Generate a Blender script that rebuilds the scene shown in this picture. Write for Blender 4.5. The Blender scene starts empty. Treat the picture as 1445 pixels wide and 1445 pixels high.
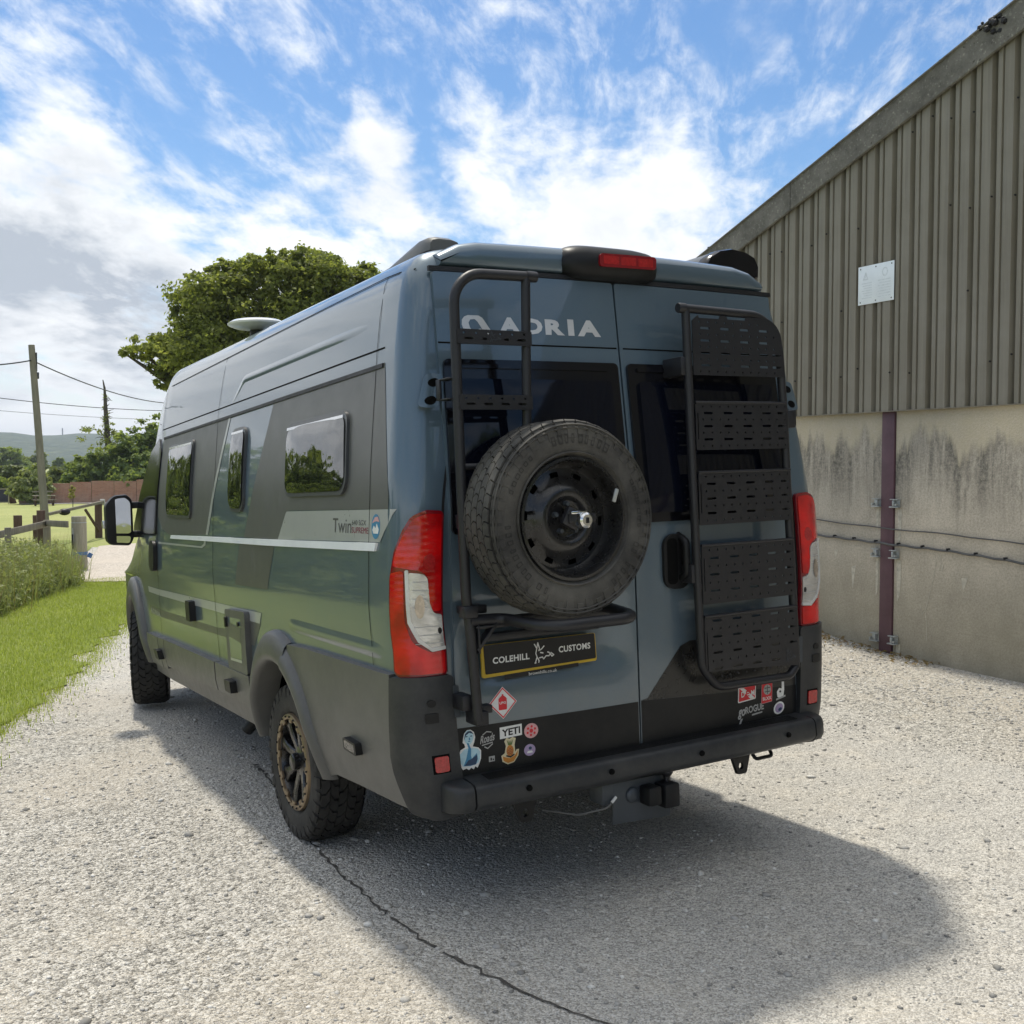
import bpy, bmesh, math, random
import numpy as np
from mathutils import Matrix, Vector
S = bpy.context.scene
COL = S.collection
rng = np.random.default_rng(7)
random.seed(7)
PI = math.pi
# ------------------------------------------------------------------ camera, world, sun, exposure
CAM = Vector((-2.55207, -3.40138, 1.62036))
cam = bpy.data.cameras.new('camera'); co = bpy.data.objects.new('camera', cam); COL.objects.link(co)
cam.sensor_width = 36; cam.lens = 36 * 1492.13 / 1445; cam.clip_end = 9000; cam.clip_start = .05
yaw, pit = math.radians(30.254), math.radians(-2.6)
fwd = Vector((math.sin(yaw) * math.cos(pit), math.cos(yaw) * math.cos(pit), math.sin(pit)))
co.location = CAM; co.rotation_euler = fwd.to_track_quat('-Z', 'Y').to_euler()
S.camera = co
SUN_EL = math.radians(65); SUN_H = Vector((.085, .996, 0)).normalized()
sl = bpy.data.lights.new('sun', 'SUN'); so = bpy.data.objects.new('sun', sl); COL.objects.link(so)
sl.energy = 1.6; sl.angle = math.radians(3.5); sl.color = (1, .94, .82)
sd = Vector((SUN_H.x * math.cos(SUN_EL), SUN_H.y * math.cos(SUN_EL), math.sin(SUN_EL)))
so.rotation_euler = sd.to_track_quat('Z', 'Y').to_euler(); so.location = (0, 10, 20)
S.view_settings.view_transform = 'Standard'; S.view_settings.look = 'None'
S.view_settings.exposure = 1.2; S.view_settings.gamma = 1
S.view_settings.use_curve_mapping = False
S.cycles.max_bounces = 8; S.cycles.transparent_max_bounces = 12
S.cycles.use_denoising = True

class NT:
    """tiny node helper"""
    def __init__(s, tree): s.t = tree; s.t.nodes.clear()
    def n(s, ty, ins=None, **kw):
        nd = s.t.nodes.new(ty)
        for k, v in kw.items(): setattr(nd, k, v)
        for k, v in (ins or {}).items():
            sk = nd.inputs[k]
            if isinstance(v, bpy.types.NodeSocket): s.t.links.new(v, sk)
            else: sk.default_value = v
        return nd
    def m(s, op, a, b=0.0, c=0.0, clamp=False):
        nd = s.n('ShaderNodeMath', {0: a, 1: b, 2: c}, operation=op); nd.use_clamp = clamp; return nd.outputs[0]
    def vm(s, op, a, b=(0, 0, 0)):
        nd = s.n('ShaderNodeVectorMath', {0: a, 1: b}, operation=op)
        return nd.outputs[1] if op in ('DOT_PRODUCT', 'LENGTH') else nd.outputs[0]
    def noise(s, vec, scale, det=4, rough=.55, dist=0, out=0):
        return s.n('ShaderNodeTexNoise', {'Vector': vec, 'Scale': scale, 'Detail': det, 'Roughness': rough, 'Distortion': dist}).outputs[out]
    def ramp(s, f, pts, interp='LINEAR'):
        nd = s.n('ShaderNodeValToRGB', {0: f}); cr = nd.color_ramp; cr.interpolation = interp
        while len(cr.elements) < len(pts): cr.elements.new(.5)
        for e, (p, c) in zip(cr.elements, pts):
            e.position = p; e.color = (c, c, c, 1) if isinstance(c, (int, float)) else (*c, 1)
        return nd.outputs[0]
    def mix(s, f, a, b, blend='MIX'):
        nd = s.t.nodes.new('ShaderNodeMix'); nd.data_type = 'RGBA'; nd.blend_type = blend
        for i, v in ((0, f), (6, a), (7, b)):
            if isinstance(v, bpy.types.NodeSocket): s.t.links.new(v, nd.inputs[i])
            elif i: nd.inputs[i].default_value = (*v, 1)
            else: nd.inputs[i].default_value = v
        return nd.outputs[2]
    def mr(s, v, a, b, c, d, smooth=False):
        nd = s.n('ShaderNodeMapRange', {0: v, 1: a, 2: b, 3: c, 4: d})
        if smooth: nd.interpolation_type = 'SMOOTHSTEP'
        return nd.outputs[0]
    def sep(s, v): return s.n('ShaderNodeSeparateXYZ', {0: v}).outputs
    def comb(s, x, y, z): return s.n('ShaderNodeCombineXYZ', {0: x, 1: y, 2: z}).outputs[0]
    def link(s, a, b): s.t.links.new(a, b)

world = bpy.data.worlds.new('World'); S.world = world; world.use_nodes = True
W_ = NT(world.node_tree)
d = W_.n('ShaderNodeTexCoord').outputs['Generated']
dx, dy, dz = W_.sep(d)
sky = W_.n('ShaderNodeTexSky', sky_type='NISHITA', sun_disc=False, sun_elevation=SUN_EL, sun_rotation=math.atan2(SUN_H.x, SUN_H.y), altitude=60, air_density=1.0, dust_density=.4, ozone_density=2.0)
skyc = W_.n('ShaderNodeHueSaturation', {'Saturation': 1.25, 'Value': 1.0, 'Color': sky.outputs[0]}).outputs[0]
inv = W_.m('DIVIDE', 1.0, W_.m('ADD', W_.m('MAXIMUM', dz, 0.0), .22))
px = W_.m('MULTIPLY', dx, inv); py = W_.m('MULTIPLY', dy, inv)
# clouds drift along a slant: stretch the pattern that way
ca, sa = math.cos(.9), math.sin(.9)
qx = W_.m('ADD', W_.m('MULTIPLY', px, ca), W_.m('MULTIPLY', py, sa))
qy = W_.m('SUBTRACT', W_.m('MULTIPLY', py, ca), W_.m('MULTIPLY', px, sa))
pv = W_.comb(W_.m('MULTIPLY', qx, .8), W_.m('MULTIPLY', qy, 1.15), W_.m('MULTIPLY', dz, 1.2))
big = W_.noise(pv, 2.1, 3, .5, .3)
fine = W_.noise(pv, 6.0, 11, .62, .15)
wisp = W_.noise(W_.comb(W_.m('MULTIPLY', qx, 2.2), W_.m('MULTIPLY', qy, 5.2), 3.1), 2.4, 9, .68, .25)
bias = W_.m('ADD', W_.mr(dz, .12, .32, .24, -.08), W_.mr(dz, .40, .75, 0, .30))  # second term adds cloud overhead, out of view, for more fill light
dens = W_.m('ADD', W_.m('ADD', W_.m('MULTIPLY', big, .62), W_.m('MULTIPLY', fine, .80)), bias)
#CLOUDBLOBS = cloud banks, clear gaps, a wide unseen bank added to brighten the van's flank: (direction, angular size, amount)
BLOBS = [((0.112, 0.971, 0.21), 0.13, 0.2), ((0.111, 0.947, 0.302), 0.07, 0.1), ((-0.25, 0.94, 0.21), 0.33, 0.4), ((0.363, 0.904, 0.226), 0.1, 0.1), ((0.58, 0.79, 0.19), 0.13, 0.22), ((0.378, 0.875, 0.302), 0.05, 0.24), ((0.255, 0.902, 0.349), 0.11, 0.16), ((0.523, 0.8, 0.31), 0.08, 0.12), ((0.62, 0.72, 0.3), 0.09, 0.12), ((0.45, 0.8, 0.37), 0.09, 0.1), ((0.697, 0.672, 0.249), 0.07, -0.28), ((0.66, 0.69, 0.36), 0.1, -0.05), ((0.46, 0.84, 0.3), 0.05, -0.06), ((0.214, 0.932, 0.292), 0.05, -0.14), ((0.172, 0.915, 0.365), 0.05, -0.05)]
for (v, sz, amt) in BLOBS:
    dt = W_.vm('DOT_PRODUCT', d, v)
    g = W_.mr(dt, math.cos(sz), 1.0, 0.0, amt, True)
    dens = W_.m('ADD', dens, g)
c1 = W_.mr(dens, .69, .95, 0, 1, True)
c2 = W_.m('MULTIPLY', W_.mr(wisp, .41, .73, 0, .72, True), W_.mr(dens, .36, .66, 0, 1, True))
mask = W_.m('MINIMUM', W_.m('ADD', c1, W_.m('MULTIPLY', c2, W_.m('SUBTRACT', 1.0, c1))), 1.0)
hz = W_.mr(dz, 0.0, .17, .85, 0, True)
mask = W_.m('MAXIMUM', mask, hz)
shade = W_.noise(W_.vm('ADD', pv, (3.7, 1.9, .4)), 2.1, 7, .6, .4)
thick = W_.mr(dens, .80, 1.35, 0, 1, True)
GREY = W_.m('MULTIPLY', W_.mr(shade, .40, .66, 0, 1, True), W_.m('ADD', W_.m('MULTIPLY', thick, .40), .26))
for (v, sz, amt) in [((0.123, 0.98, 0.154), 0.13, 0.95), ((0.191, 0.975, 0.115), 0.08, 0.65), ((0.05, 0.99, 0.09), 0.06, 0.4)]:
    dt = W_.vm('DOT_PRODUCT', d, v)
    GREY = W_.m('ADD', GREY, W_.m('MULTIPLY', W_.mr(dt, math.cos(sz), 1.0, 0.0, amt, True), W_.mr(W_.m('ADD', W_.m('MULTIPLY', shade, .5), W_.m('MULTIPLY', fine, .5)), .34, .70, .0, 1, True)))
GREY = W_.m('MINIMUM', GREY, 1.0)
cc = W_.mix(GREY, (.97, .985, 1.0), (.44, .49, .56))
b1 = W_.n('ShaderNodeBackground', {0: skyc, 1: 0.06})
b2 = W_.n('ShaderNodeBackground', {0: cc, 1: 0.52})
ms = W_.n('ShaderNodeMixShader', {0: mask, 1: b1.outputs[0], 2: b2.outputs[0]})
W_.link(ms.outputs[0], W_.n('ShaderNodeOutputWorld').inputs[0])

# ------------------------------------------------------------------ materials
MATS = {}
def newmat(name):
    m = bpy.data.materials.new(name); m.use_nodes = True; MATS[name] = m
    return m, NT(m.node_tree)
def finish(t, bsdf):
    t.link(bsdf.outputs[0], t.n('ShaderNodeOutputMaterial').inputs[0])
def pbr(name, col, rough=.5, metal=0.0, coat=0.0, spec=.5, var=.12, vscale=6.0, bump=0.0, bscale=60.0, rvar=.1, dust=0.0, coatrough=.03, ior=1.5):
    m, t = newmat(name)
    g = t.n('ShaderNodeTexCoord').outputs['Object']
    n = t.noise(g, vscale, 6, .6)
    c = t.mix(t.mr(n, .3, .7, 0, 1), tuple(x * (1 - var) for x in col), tuple(min(1, x * (1 + var)) for x in col))
    if dust:
        dn = t.noise(g, 3.4, 10, .76)
        c = t.mix(t.mr(dn, .40, .78, 0, dust * 1.25), c, (.28, .26, .22))
    r = t.mr(t.noise(g, vscale * 2.7, 5, .6), .3, .7, max(0.02, rough - rvar * rough), min(1, rough + rvar * rough + dust * .1))
    ins = {'Base Color': c, 'Roughness': r, 'Metallic': metal, 'Specular IOR Level': spec, 'Coat Weight': coat, 'Coat Roughness': coatrough, 'IOR': ior}
    if bump:
        b = t.n('ShaderNodeBump', {'Strength': bump, 'Distance': .01, 'Height': t.noise(g, bscale, 4, .6)})
        ins['Normal'] = b.outputs[0]
    finish(t, t.n('ShaderNodeBsdfPrincipled', ins))
    return m
PAINT = (.085, .115, .128)
# metallic clear-coated body paint with gentle panel waviness and road film low down
m, t = newmat('body_paint')
g = t.n('ShaderNodeTexCoord').outputs['Object']
gx, gy, gzz = t.sep(g)
fl = t.noise(g, 900, 2, .5)
c = t.mix(t.mr(fl, .3, .7, 0, 1), (.074, .116, .152), (.102, .150, .190))
film = t.m('MULTIPLY', t.mr(t.noise(g, 3.1, 9, .74), .34, .74, .1, 1), t.mr(gzz, .5, 1.5, .55, .05))
scr = t.m('MULTIPLY', t.mr(t.noise(t.comb(t.m('MULTIPLY', gx, 4.0), t.m('MULTIPLY', gy, 3.5), t.m('MULTIPLY', gzz, 40.0)), 2.0, 4, .7), .66, .74, 0, .22), t.mr(gzz, .6, 1.3, 1, .15))
c = t.mix(film, c, (.20, .185, .155)); c = t.mix(scr, c, (.34, .32, .28))
wav = t.noise(t.comb(t.m('MULTIPLY', gx, 1.0), t.m('MULTIPLY', gy, .6), gzz), 2.4, 2, .5)
bmp = t.n('ShaderNodeBump', {'Strength': .045, 'Distance': .05, 'Height': wav})
finish(t, t.n('ShaderNodeBsdfPrincipled', {'Base Color': c, 'Metallic': .30, 'Roughness': .36, 'Coat Weight': 1.0, 'Coat IOR': 1.48, 'Coat Roughness': t.mr(film, 0, .35, .015, .18), 'Normal': bmp.outputs[0], 'Coat Normal': bmp.outputs[0]}))
pbr('film_dark', (.092, .093, .088), .36, 0, 0, .5, .05, 3, .02, 300)
pbr('film_black', (.012, .012, .012), .28, 0, 0, .5, .3, 5, dust=.06)
pbr('film_light', (.42, .43, .42), .3, 0.2, .3, .5, .04)
pbr('black_plastic', (.008, .0085, .0095), .45, 0, 0, .28, .15, 8, .05, 700, dust=.04)
pbr('grey_cladding', (.085, .085, .081), .42, 0, 0, .5, .10, 5, .03, 600, dust=.14)
pbr('bumper_plastic', (.016, .0185, .022), .45, 0, 0, .4, .12, 6, .05, 700, dust=.12)
pbr('powder_black', (.014, .014, .0165), .42, 0, 0, .45, .10, 9, .10, 1400)
pbr('gloss_black', (.005, .005, .007), .12, 0, 0, .5, .1)
pbr('dark_void', (.004, .004, .004), .9, 0, 0, .1)
pbr('window_rim', (.045, .047, .05), .35, 0, .2)
pbr('rubber_seal', (.008, .008, .009), .5, 0, 0, .4)
pbr('tyre_rubber', (.022, .0215, .021), .75, 0, 0, .3, .22, 9, .06, 240, dust=.16)
pbr('spare_rubber', (.036, .0345, .032), .68, 0, 0, .4, .25, 7, .08, 200, dust=.30)
pbr('rim_black', (.012, .012, .013), .28, .2, .3, .5, .2, 12, dust=.06)
pbr('bronze', (.25, .19, .125), .40, .75, 0, .5, .12, 14)
pbr('chrome', (.75, .75, .74), .12, 1.0, 0)
pbr('aluminium', (.80, .82, .84), .35, .0, 0, .5, .06)
pbr('steel_grey', (.055, .064, .074), .45, .3, 0)
pbr('white_gloss', (.78, .78, .76), .25, 0, .3)
pbr('silver_letter', (.60, .60, .59), .3, .35, .2)
pbr('plate_yellow', (.50, .33, .015), .35)
pbr('lens_dark_red', (.20, .004, .010), .12, 0, .8, vscale=40)
pbr('reflector_red', (.35, .012, .014), .15, 0, .6, var=.3, vscale=120)
for nm, cl in dict(ink_white=(.72, .72, .70), ink_red=(.62, .025, .035), ink_black=(.006, .006, .007), ink_blue=(.05, .22, .38), ink_paleblue=(.42, .62, .70), ink_navy=(.02, .05, .11), ink_orange=(.50, .20, .03), ink_cream=(.62, .55, .36), ink_purple=(.36, .28, .44), ink_pink=(.62, .34, .34), ink_grey=(.36, .36, .35), ink_charcoal=(.07, .07, .07), ink_maroon=(.22, .02, .05), ink_green=(.12, .18, .05)).items():
    pbr(nm, cl, .4, 0, 0, .4, .10, 40)
# ribbed red lens over a dim reflector bowl
m, t = newmat('lens_red')
g = t.n('ShaderNodeTexCoord').outputs['Object']
x_, y_, z_ = t.sep(g)
c = t.mix(t.mr(t.noise(g, 9, 3, .5), .35, .65, 0, 1), (.30, .001, .003), (.62, .004, .005))
rib = t.m('SINE', t.m('MULTIPLY', z_, 260.0))
bmp = t.n('ShaderNodeBump', {'Strength': .05, 'Distance': .004, 'Height': rib})
finish(t, t.n('ShaderNodeBsdfPrincipled', {'Base Color': c, 'Roughness': .16, 'Coat Weight': .6, 'Coat Roughness': .02, 'Normal': bmp.outputs[0]}))
m, t = newmat('lens_clear')
g = t.n('ShaderNodeTexCoord').outputs['Object']
c = t.mix(t.mr(t.noise(g, 9, 2, .5), .36, .66, 0, 1), (.46, .45, .43), (.74, .74, .73))
bmp = t.n('ShaderNodeBump', {'Strength': .25, 'Distance': .01, 'Height': t.noise(g, 22, 3, .5)})
finish(t, t.n('ShaderNodeBsdfPrincipled', {'Base Color': c, 'Roughness': .22, 'Metallic': .55, 'Coat Weight': 1.0, 'Coat Roughness': .02, 'Normal': bmp.outputs[0]}))
pbr('lens_bowl', (.42, .36, .30), .2, .6, .8, var=.5, vscale=30)
# dark tinted windows: opaque smoked acrylic, slightly wavy so reflections swim
def glass(name, col, wave, rough=.02, spec=.5, coat=1.0):
    m, t = newmat(name)
    g = t.n('ShaderNodeTexCoord').outputs['Object']
    bmp = t.n('ShaderNodeBump', {'Strength': wave, 'Distance': .05, 'Height': t.noise(g, 4.5, 2, .45)})
    finish(t, t.n('ShaderNodeBsdfPrincipled', {'Base Color': (*col, 1), 'Roughness': rough, 'Specular IOR Level': spec, 'Coat Weight': coat, 'Coat IOR': 1.7, 'Coat Roughness': .01, 'Normal': bmp.outputs[0], 'Coat Normal': bmp.outputs[0]}))
glass('acrylic', (.010, .011, .011), .10, .02, .6, .5)
glass('rear_glass', (.003, .004, .009), .015, .05, .35, 0)
glass('mirror_glass', (.35, .37, .40), .02); MATS['mirror_glass'].node_tree.nodes['Principled BSDF'].inputs['Metallic'].default_value = 1.0
# ---- ground
def stonefield(name, cols, scale, bumps, tan, tarmac=None):
    """crushed stone bound in dust: three stone sizes, tan dusty patches, and a worn tarmac strip"""
    m, t = newmat(name)
    g = t.n('ShaderNodeTexCoord').outputs['Object']
    gx, gy, gz_ = t.sep(g)
    warp = t.vm('ADD', g, t.vm('SCALE', t.n('ShaderNodeTexNoise', {'Vector': g, 'Scale': 30.0, 'Detail': 2}).outputs['Color'])) if False else g
    vs_ = [t.n('ShaderNodeTexVoronoi', {'Vector': t.vm('ADD', warp, (k * 3.1, k * 1.7, 0)), 'Scale': scale * f, 'Randomness': 1.0}) for k, f in enumerate((1.0, 1.9, 3.7))]
    rs = [t.sep(v.outputs['Color'])[0] for v in vs_]
    sel = t.noise(g, 11, 4, .6)
    mixr = t.m('ADD', t.m('MULTIPLY', rs[0], .36), t.m('ADD', t.m('MULTIPLY', rs[1], .36), t.m('MULTIPLY', rs[2], .28)))
    c = t.ramp(mixr, [(.26, cols[0]), (.42, cols[1]), (.57, cols[2]), (.76, cols[3])])
    pale = t.m('MULTIPLY', t.mr(rs[1], .90, .95, 0, 1), t.mr(vs_[1].outputs['Distance'], .42, .30, 0, .8))
    c = t.mix(pale, c, (.74, .71, .64))
    dark = t.m('MULTIPLY', t.mr(rs[2], .10, .04, 0, 1), .8)
    c = t.mix(dark, c, tuple(x * .35 for x in cols[0]))
    tone = t.noise(t.vm('ADD', g, (4, 2, 0)), .42, 7, .62, .4)
    c = t.mix(t.mr(tone, .40, .64, 0, .55, True), c, tan)
    dust = t.noise(g, 2.6, 9, .70)
    c = t.mix(t.mr(dust, .52, .74, 0, .45, True), c, tuple(min(1, x * 1.12) for x in tan))
    if tarmac:
        wob = t.m('ADD', t.m('MULTIPLY', t.noise(g, .8, 5, .6), 1.6), t.m('MULTIPLY', t.noise(g, 4, 5, .6), .5))
        dist = t.m('ABSOLUTE', t.m('SUBTRACT', gx, tarmac[0]))
        tm = t.mr(t.m('SUBTRACT', dist, wob), tarmac[1] - 1.5, tarmac[1] - .5, .86, 0, True)
        tc = t.mix(t.mr(rs[2], .2, .9, 0, 1), (.32, .308, .285), (.70, .675, .62))
        tc = t.mix(pale, tc, (.66, .64, .59))
        c = t.mix(t.m('MULTIPLY', tm, t.mr(dust, .42, .70, 1, .35)), c, tc)
    grit = t.noise(g, 420, 3, .75)
    c = t.mix(t.mr(grit, .35, .68, 0, .30), c, tuple(x * .7 for x in cols[0]))
    hh = [t.mr(v.outputs['Distance'], 0, .7, 1, 0) for v in vs_]
    h = t.m('ADD', t.m('ADD', t.m('MULTIPLY', hh[0], .8), t.m('MULTIPLY', hh[1], .5)), t.m('ADD', t.m('MULTIPLY', hh[2], .25), t.m('MULTIPLY', dust, .8)))
    bmp = t.n('ShaderNodeBump', {'Strength': t.m('MULTIPLY', t.m('SUBTRACT', 1.0, t.m('MULTIPLY', tm, .45)), bumps) if tarmac else bumps, 'Distance': .016, 'Height': h})
    finish(t, t.n('ShaderNodeBsdfPrincipled', {'Base Color': c, 'Roughness': .88, 'Specular IOR Level': .3, 'Normal': bmp.outputs[0]}))
stonefield('gravel', ((.20, .19, .17), (.50, .475, .42), (.70, .66, .58), (.92, .885, .81)), 50, 1.0, (.70, .63, .52), (.9, 1.9))
stonefield('track_gravel', ((.36, .31, .26), (.46, .41, .35), (.58, .52, .45), (.72, .67, .60)), 26, .6, (.58, .51, .43))
m, t = newmat('stone')
oi = t.n('ShaderNodeAttribute', attribute_name='rnd').outputs['Fac']
g = t.n('ShaderNodeTexCoord').outputs['Object']
c = t.ramp(oi, [(0, (.20, .195, .18)), (.3, (.42, .405, .375)), (.7, (.58, .555, .50)), (1, (.80, .78, .73))])
c = t.mix(t.mr(t.noise(g, 160, 3), .3, .7, 0, .3), c, (.16, .15, .14))
finish(t, t.n('ShaderNodeBsdfPrincipled', {'Base Color': c, 'Roughness': .85, 'Specular IOR Level': .3}))
def grassmat(name, a, b, c3, sc=1.0):
    m, t = newmat(name)
    g = t.n('ShaderNodeTexCoord').outputs['Object']
    c = t.mix(t.mr(t.noise(g, .55 * sc, 7, .65), .32, .68, 0, 1), a, b)
    c = t.mix(t.mr(t.noise(g, 14 * sc, 5, .7), .45, .72, 0, .7), c, c3)
    bmp = t.n('ShaderNodeBump', {'Strength': .8, 'Distance': .05, 'Height': t.noise(g, 40 * sc, 4, .7)})
    finish(t, t.n('ShaderNodeBsdfPrincipled', {'Base Color': c, 'Roughness': .8, 'Specular IOR Level': .2, 'Normal': bmp.outputs[0]}))
grassmat('lawn', (.20, .26, .05), (.29, .34, .09), (.31, .30, .14))
grassmat('field', (.26, .30, .09), (.36, .38, .13), (.38, .35, .17), .4)
def leafmat(name, a, b, c3, trans=.35, rough=.55):
    m, t = newmat(name)
    r = t.n('ShaderNodeAttribute', attribute_name='rnd').outputs['Fac']
    g = t.n('ShaderNodeTexCoord').outputs['Object']
    c = t.ramp(r, [(0, a), (.55, b), (1, c3)])
    c = t.mix(t.mr(t.noise(g, .8, 4, .6), .35, .7, 0, .5), c, a)
    p = t.n('ShaderNodeBsdfPrincipled', {'Base Color': c, 'Roughness': rough, 'Specular IOR Level': .35})
    tr = t.n('ShaderNodeBsdfTranslucent', {'Color': t.mix(.5, c, (.42, .48, .06))})
    mx = t.n('ShaderNodeMixShader', {0: trans, 1: p.outputs[0], 2: tr.outputs[0]})
    t.link(mx.outputs[0], t.n('ShaderNodeOutputMaterial').inputs[0])
leafmat('oak_leaf', (.11, .14, .035), (.20, .235, .06), (.34, .345, .11), .62)
leafmat('bush_leaf', (.08, .135, .04), (.15, .22, .06), (.25, .31, .09), .5)
leafmat('pale_leaf', (.09, .12, .045), (.15, .19, .07), (.22, .25, .11))
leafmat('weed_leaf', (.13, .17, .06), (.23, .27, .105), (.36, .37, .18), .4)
leafmat('grass_blade', (.22, .28, .035), (.35, .43, .07), (.50, .54, .15), .5)
leafmat('dry_leaf', (.16, .10, .05), (.24, .16, .08), (.30, .22, .11), .2)
leafmat('yellow_leaf', (.22, .20, .04), (.30, .27, .06), (.36, .33, .09), .3)
def woodmat(name, a, b, sc=1.0):
    m, t = newmat(name)
    g = t.n('ShaderNodeTexCoord').outputs['Object']
    x_, y_, z_ = t.sep(g)
    n = t.noise(t.comb(t.m('MULTIPLY', x_, 18 * sc), t.m('MULTIPLY', y_, 18 * sc), t.m('MULTIPLY', z_, 1.6 * sc)), 1.0, 7, .65, .4)
    c = t.mix(t.mr(n, .3, .7, 0, 1), a, b)
    bmp = t.n('ShaderNodeBump', {'Strength': .4, 'Distance': .01, 'Height': n})
    finish(t, t.n('ShaderNodeBsdfPrincipled', {'Base Color': c, 'Roughness': .85, 'Specular IOR Level': .25, 'Normal': bmp.outputs[0]}))
woodmat('old_timber', (.16, .145, .115), (.28, .255, .20))
woodmat('pale_timber', (.24, .22, .16), (.40, .37, .28))
woodmat('brown_timber', (.07, .045, .035), (.13, .085, .065))
woodmat('pole_timber', (.17, .16, .125), (.27, .25, .20), .6)
woodmat('bark', (.05, .042, .03), (.11, .095, .07))
# ---- building
m, t = newmat('concrete')
g = t.n('ShaderNodeTexCoord').outputs['Object']
s_, d_, z_ = t.sep(g)
base = t.mix(t.mr(t.noise(g, 3.2, 8, .62), .3, .7, 0, 1), (.44, .395, .315), (.62, .56, .45))
base = t.mix(t.mr(t.noise(g, 55, 5, .75), .42, .72, 0, .55), base, (.15, .14, .115))
base = t.mix(t.mr(t.noise(g, 120, 3, .7), .55, .75, 0, .5), base, (.42, .40, .34))
low = t.m('MULTIPLY', t.mr(z_, 1.15, .0, 0, .62, True), t.mr(t.noise(g, 2.2, 7, .65), .25, .65, .35, 1))
base = t.mix(low, base, (.235, .222, .158))
edge = t.noise(t.comb(t.m('MULTIPLY', s_, 1.5), 0.0, 3.0), 1.3, 5, .65)
edge2 = t.noise(t.comb(t.m('MULTIPLY', s_, 7.5), 0.0, t.m('MULTIPLY', z_, .9)), 1.0, 8, .78, .6)
lev = t.m('ADD', t.m('SUBTRACT', z_, .28), t.m('ADD', t.m('MULTIPLY', edge, 1.5), t.m('MULTIPLY', edge2, .55)))
pale = t.mr(lev, 2.44, 2.62, 0, 1, True)
streak = t.m('MULTIPLY', t.m('MULTIPLY', t.mr(lev, 2.64, 2.50, 0, 1, True), t.mr(lev, 1.75, 2.50, 0, 1, True)), t.mr(edge2, .34, .62, .15, 1, True))
base = t.mix(t.m('MULTIPLY', pale, t.mr(t.noise(g, 9, 6, .7), .3, .65, .35, .8)), base, (.46, .405, .275))
base = t.mix(t.m('MULTIPLY', streak, t.mr(t.noise(g, 28, 5, .7), .35, .6, .45, .95)), base, (.085, .083, .07))
spk = t.m('MULTIPLY', t.mr(t.noise(g, 46, 4, .8), .58, .68, 0, 1), t.mr(lev, 1.9, 2.4, 0, .7, True))
base = t.mix(spk, base, (.50, .46, .32))
hgt = t.m('ADD', t.noise(g, 70, 5, .7), t.m('MULTIPLY', t.noise(g, 8, 4, .6), .5))
bmp = t.n('ShaderNodeBump', {'Strength': .35, 'Distance': .012, 'Height': hgt})
finish(t, t.n('ShaderNodeBsdfPrincipled', {'Base Color': base, 'Roughness': .9, 'Specular IOR Level': .25, 'Normal': bmp.outputs[0]}))
m, t = newmat('cladding_sheet')
g = t.n('ShaderNodeTexCoord').outputs['Object']
s_, d_, z_ = t.sep(g)
st = t.noise(t.comb(t.m('MULTIPLY', s_, 22.0), 0.0, t.m('MULTIPLY', z_, .7)), 1.0, 6, .65)
c = t.mix(t.mr(st, .3, .7, 0, 1), (.180, .162, .118), (.255, .233, .18))
c = t.mix(t.mr(t.noise(g, 1.6, 7, .65), .45, .75, 0, .5), c, (.30, .285, .235))
run = t.m('MULTIPLY', t.mr(t.noise(t.comb(t.m('MULTIPLY', s_, 30.0), 0.0, t.m('MULTIPLY', z_, .35)), 1.0, 5, .7), .58, .72, 0, .55), t.mr(t.noise(g, .9, 4, .6), .4, .65, 0, 1))
c = t.mix(run, c, (.11, .095, .065))
finish(t, t.n('ShaderNodeBsdfPrincipled', {'Base Color': c, 'Roughness': t.mr(st, .3, .7, .42, .6), 'Specular IOR Level': .45}))
m, t = newmat('fibre_cement')
g = t.n('ShaderNodeTexCoord').outputs['Object']
c = t.mix(t.mr(t.noise(g, 5, 8, .68), .3, .7, 0, 1), (.12, .115, .10), (.24, .23, .20))
c = t.mix(t.mr(t.noise(g, 34, 5, .75), .56, .68, 0, .9, True), c, (.42, .41, .34))
c = t.mix(t.mr(t.noise(g, 22, 5, .75), .60, .70, 0, .9, True), c, (.045, .042, .034))
bmp = t.n('ShaderNodeBump', {'Strength': .5, 'Distance': .02, 'Height': t.noise(g, 40, 5, .7)})
finish(t, t.n('ShaderNodeBsdfPrincipled', {'Base Color': c, 'Roughness': .95, 'Specular IOR Level': .2, 'Normal': bmp.outputs[0]}))
pbr('maroon_steel', (.105, .055, .065), .5, 0, 0, .4, .2, 5, .04, 90)
pbr('galvanised', (.42, .44, .43), .45, .6, 0, .5, .2, 30)
pbr('sign_white', (.84, .90, .91), .35, 0, 0, .4, .05, 5)
pbr('sign_ghost', (.72, .78, .79), .4, 0, 0, .4, .12, 60)
pbr('cable_grey', (.10, .10, .095), .6)
pbr('lime_run', (.50, .47, .38), .9, var=.3, vscale=24)
pbr('brick', (.26, .105, .065), .9, 0, 0, .2, .45, 3.5, .2, 90)
pbr('brick_pale', (.36, .23, .17), .9, 0, 0, .2, .35, 3.5, .2, 90)
pbr('mortar', (.34, .30, .25), .95, 0, 0, .2, .2, 4)
pbr('pale_concrete', (.50, .49, .46), .9, 0, 0, .3, .1, 2)
pbr('chalkboard', (.03, .032, .05), .8)
pbr('blue_strap', (.05, .14, .34), .6)
m, t = newmat('far_wood')
g = t.n('ShaderNodeTexCoord').outputs['Object']
v = t.n('ShaderNodeTexVoronoi', {'Vector': g, 'Scale': .055, 'Randomness': 1})
c = t.mix(t.mr(t.sep(v.outputs['Color'])[0], 0, 1, 0, 1), (.030, .055, .024), (.075, .10, .045))
c = t.mix(t.mr(t.noise(g, .004, 5, .6), .55, .62, 0, .8), c, (.16, .19, .07))
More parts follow.
